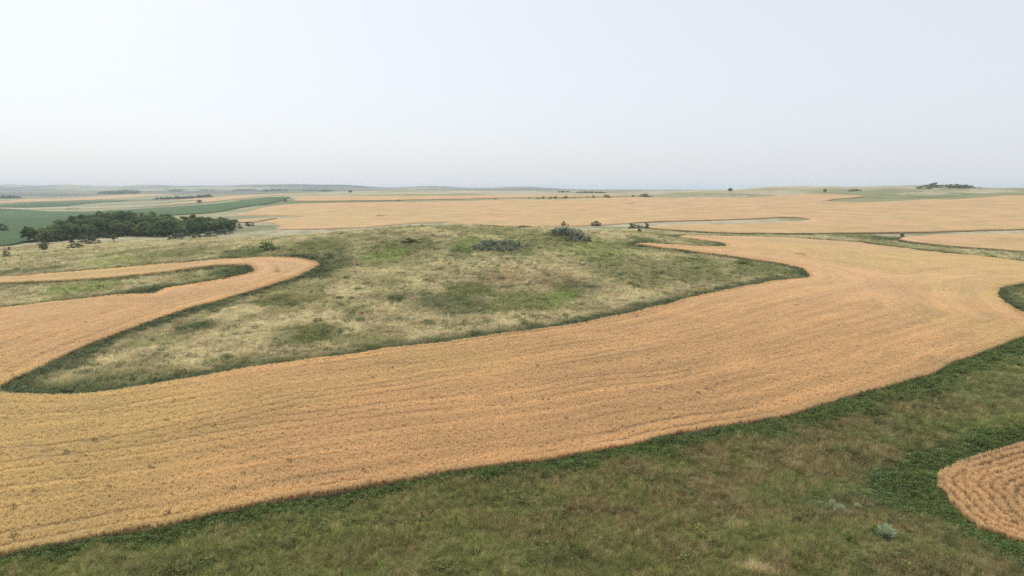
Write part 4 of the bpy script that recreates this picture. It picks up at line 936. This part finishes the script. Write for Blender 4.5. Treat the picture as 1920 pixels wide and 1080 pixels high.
# foreground sagebrush: fans of silver sprays
def sage_mesh(seed, n=420, mat=M_SAGE, wd=.016):
    g = np.random.default_rng(seed); V, F, S = [], [], []
    for _ in range(n):
        a0 = g.uniform(0, 6.283); sp = .5 * g.uniform(.02, 1) ** .7; hh = (1 - .4 * (sp / .5) ** 2) * g.uniform(.45, 1.12); b0 = len(V); fa = g.uniform(0, 3.14)
        for s_ in range(5):
            t = s_ / 4; q = sp * (.25 * t + .75 * t * t) + .03; wv = wd * (.35 + 1.1 * t if s_ < 4 else .2) * g.uniform(.8, 1.2); cx, cy = q * math.cos(a0), q * math.sin(a0)
            V += [(cx - wv * math.cos(fa), cy - wv * math.sin(fa), hh * t), (cx + wv * math.cos(fa), cy + wv * math.sin(fa), hh * t)]
        for s_ in range(4): F += [b0 + 2 * s_, b0 + 2 * s_ + 1, b0 + 2 * s_ + 3, b0 + 2 * s_ + 2]; S.append(4)
    me = np_mesh('sprays', V, F, S, False); me.materials.append(mat); return me
def root_mesh(seed):
    g = random.Random(seed); bm = bmesh.new()
    for _ in range(7):
        a0 = g.uniform(0, 6.28); tube(bm, (0, 0, -.05), (.16 * math.cos(a0), .16 * math.sin(a0), .38), .025, .008, 5)
    me = bpy.data.meshes.new('stem'); bm.to_mesh(me); bm.free(); me.materials.append(M_BARK); return me
SG = [(sage_mesh(81), root_mesh(1)), (sage_mesh(82, 340), root_mesh(2)), (sage_mesh(83, 300), root_mesh(3))]
for n_, (x, y, w, h, lab) in enumerate(SAGE): plant('sagebrush', SG[2 if w > 1 else n_ % 2], x, y, w * 1.05, h * 1.3, lab, 'sagebrush', 'foreground sagebrush', ('sprays', 'stem'))
YG = shrub_proto(46, M_YGREEN, 20, 36, .05)
for x, y, w, h, lab in GREEN_CLUMPS: plant('leafy_clump', YG, x, y, w * 1.3, h * 1.7, lab, 'plant', 'yellow green clumps', ('foliage', 'stem'))

# ---------------------------------------------------------------- hay bales
def bale_meshes():
    nr_, nl = 40, 9; rad, ln = .78, 1.25; g = np.random.default_rng(5); V, F, S = [], [], []
    for i_ in range(nl):
        t = i_ / (nl - 1); yy = -ln / 2 + ln * t; rr_ = rad * (.965 if i_ in (0, nl - 1) else 1)
        for k in range(nr_):
            a0 = 6.2832 * k / nr_; q = rr_ * (1 + g.normal() * .012); V.append((q * math.cos(a0), yy, rad * .95 + max(q * math.sin(a0), -rad * .94)))
    for i_ in range(nl - 1):
        for k in range(nr_): F += [i_ * nr_ + k, i_ * nr_ + (k + 1) % nr_, (i_ + 1) * nr_ + (k + 1) % nr_, (i_ + 1) * nr_ + k]; S.append(4)
    body = np_mesh('body', V, F, S, True); body.materials.append(M_HAY)
    ends = []
    for sg in (-1, 1):
        V, F, S = [(0, sg * (ln / 2 - .05), rad * .95)], [], []; m_ = 10
        for j_ in range(1, m_ + 1):
            for k in range(nr_):
                a0 = 6.2832 * k / nr_; q = rad * .965 * j_ / m_; V.append((q * math.cos(a0), sg * (ln / 2 - .045 * ((j_ + k / nr_) % 2 > 1) * (j_ < m_)), rad * .95 + max(q * math.sin(a0), -rad * .94)))
        for k in range(nr_): F += [0, 1 + k, 1 + (k + 1) % nr_]; S.append(3)
        for j_ in range(m_ - 1):
            for k in range(nr_): F += [1 + j_ * nr_ + k, 1 + (j_ + 1) * nr_ + k, 1 + (j_ + 1) * nr_ + (k + 1) % nr_, 1 + j_ * nr_ + (k + 1) % nr_]; S.append(4)
        me = np_mesh('end_face', V, F, S, False); me.materials.append(M_HAYEND); ends.append(me)
    bm = bmesh.new()
    for t in np.linspace(-.5, .5, 7):
        pts = [Vector((rad * 1.008 * math.cos(6.2832 * k / 24), t * 1.05, rad * .95 + max(rad * 1.008 * math.sin(6.2832 * k / 24), -rad * .94))) for k in range(25)]
        for p, q in zip(pts, pts[1:]): tube(bm, p, q, .008, .008, 4)
    tw = bpy.data.meshes.new('twine'); bm.to_mesh(tw); bm.free(); tw.materials.append(M_TWINE)
    return body, ends, tw
BB, BE, BT = bale_meshes()
for n_, (x, y, w, h, lab) in enumerate(BALES):
    o = bpy.data.objects.new('hay_bale', None); COL.link(o); o.location = (x, y, float(ground_z(x, y)) - .05); o.rotation_euler.z = -math.atan2(x, y) + (-.30, -.05, 1.1)[n_]
    tag(o, lab, 'hay bale', 'round hay bales'); make_obj('body', BB, None, o); make_obj('end_face', BE[0], None, o); make_obj('end_face', BE[1], None, o); make_obj('twine', BT, None, o)

# ---------------------------------------------------------------- far woods, farm
def wood(x, y, w, h, n, idx):
    g = np.random.default_rng(500 + idx); V, F, S = [], [], []
    az = math.atan2(x, y); ux, uy = math.cos(az), -math.sin(az)
    for _ in range(n * 3):
        t = g.uniform(-.5, .5); q = g.uniform(-.2, .2); cx = x + ux * w * t + uy * -1 * q * w * .5; cy = y + uy * w * t + ux * q * w * .5; cz = float(ground_z(cx, cy)); hh = h * g.uniform(.55, 1.05) * (1 - .5 * abs(2 * t) ** 3); rr_ = max(hh * g.uniform(.4, .6), w / n * .5)
        for _ in range(46):
            d = g.normal(0, 1, 3); d /= np.linalg.norm(d); c = Vector((cx + d[0] * rr_, cy + d[1] * rr_, cz + hh * (.5 + .5 * d[2]))); nrm = Vector((d[0], d[1], d[2] + .5)).normalized(); u = nrm.orthogonal().normalized(); u.rotate(Matrix.Rotation(g.uniform(0, 6.28), 3, nrm)); v = nrm.cross(u); s_ = rr_ * .36
            b0 = len(V); V += [tuple(c - u * s_), tuple(c - v * s_), tuple(c + u * s_), tuple(c + v * s_)]; F += [b0, b0 + 1, b0 + 2, b0 + 3]; S.append(4)
    me = np_mesh('far_wood', V, F, S, False); o = make_obj('far_wood', me, M_TREE)
    return o
for idx, (x, y, w, h, n) in enumerate(WOODS):
    tag(wood(x, y, w, h, n, idx), 'far dark wood massed on the hazy land at the horizon', 'wood', 'far woods', 'stuff')
def farm(x, y, w, h, roofed):
    o = bpy.data.objects.new('farm_building', None); COL.link(o); o.location = (x, y, float(ground_z(x, y)) - .1); o.rotation_euler.z = .4
    l, d, e_ = w * .5, w * .3, h * .62; bm = bmesh.new()
    b_ = [bm.verts.new(p) for p in ((-l, -d, 0), (l, -d, 0), (l, d, 0), (-l, d, 0))]; t_ = [bm.verts.new(p) for p in ((-l, -d, e_), (l, -d, e_), (l, d, e_), (-l, d, e_))]; r_ = [bm.verts.new((-l, 0, h * .95)), bm.verts.new((l, 0, h * .95))]
    for k in range(4): bm.faces.new((b_[k], b_[(k + 1) % 4], t_[(k + 1) % 4], t_[k]))
    bm.faces.new((t_[1], t_[2], r_[1])); bm.faces.new((t_[3], t_[0], r_[0])); me = bpy.data.meshes.new('wall'); bm.to_mesh(me); bm.free(); make_obj('wall', me, M_PAINT, o)
    bm = bmesh.new()
    for sg in (-1, 1):
        q = [bm.verts.new(p) for p in ((-l * 1.06, sg * d * 1.12, e_ - .05 * h), (l * 1.06, sg * d * 1.12, e_ - .05 * h), (l * 1.06, 0, h), (-l * 1.06, 0, h))]; bm.faces.new(q if sg < 0 else q[::-1])
    me = bpy.data.meshes.new('roof'); bm.to_mesh(me); bm.free(); rf = make_obj('roof', me, M_ROOF, o); md = rf.modifiers.new('thickness', 'SOLIDIFY'); md.thickness = .15
    return o
for n_, (x, y, w, h) in enumerate(FARM):
    tag(farm(x, y, w, h, True), ('widest white farm building in front of the far wood', 'white farm shed right of the widest farm building', 'white farm shed left of the widest farm building')[n_], 'building', 'far farm buildings')

# ---------------------------------------------------------------- haze
bm = bmesh.new(); bmesh.ops.create_cube(bm, size=1.0); hz_me = bpy.data.meshes.new('haze'); bm.to_mesh(hz_me); bm.free()
hz = make_obj('haze', hz_me); lo, hi = -62.0, 42.0
hz.scale = (50000, 50000, hi - lo); hz.location = (0, 0, (hi + lo) / 2)
m = bpy.data.materials.new('summer_haze'); m.use_nodes = True; nt = m.node_tree; nt.nodes.clear()
out = nt.nodes.new('ShaderNodeOutputMaterial'); pv = nt.nodes.new('ShaderNodeVolumePrincipled'); nt.links.new(pv.outputs[0], out.inputs['Volume'])
pv.inputs['Color'].default_value = (.76, .87, 1.0, 1); pv.inputs['Density'].default_value = 1 / 6500; pv.inputs['Anisotropy'].default_value = .1
hz_me.materials.append(m); tag(hz, 'pale summer haze filling the air over the land', 'haze', kind='stuff')
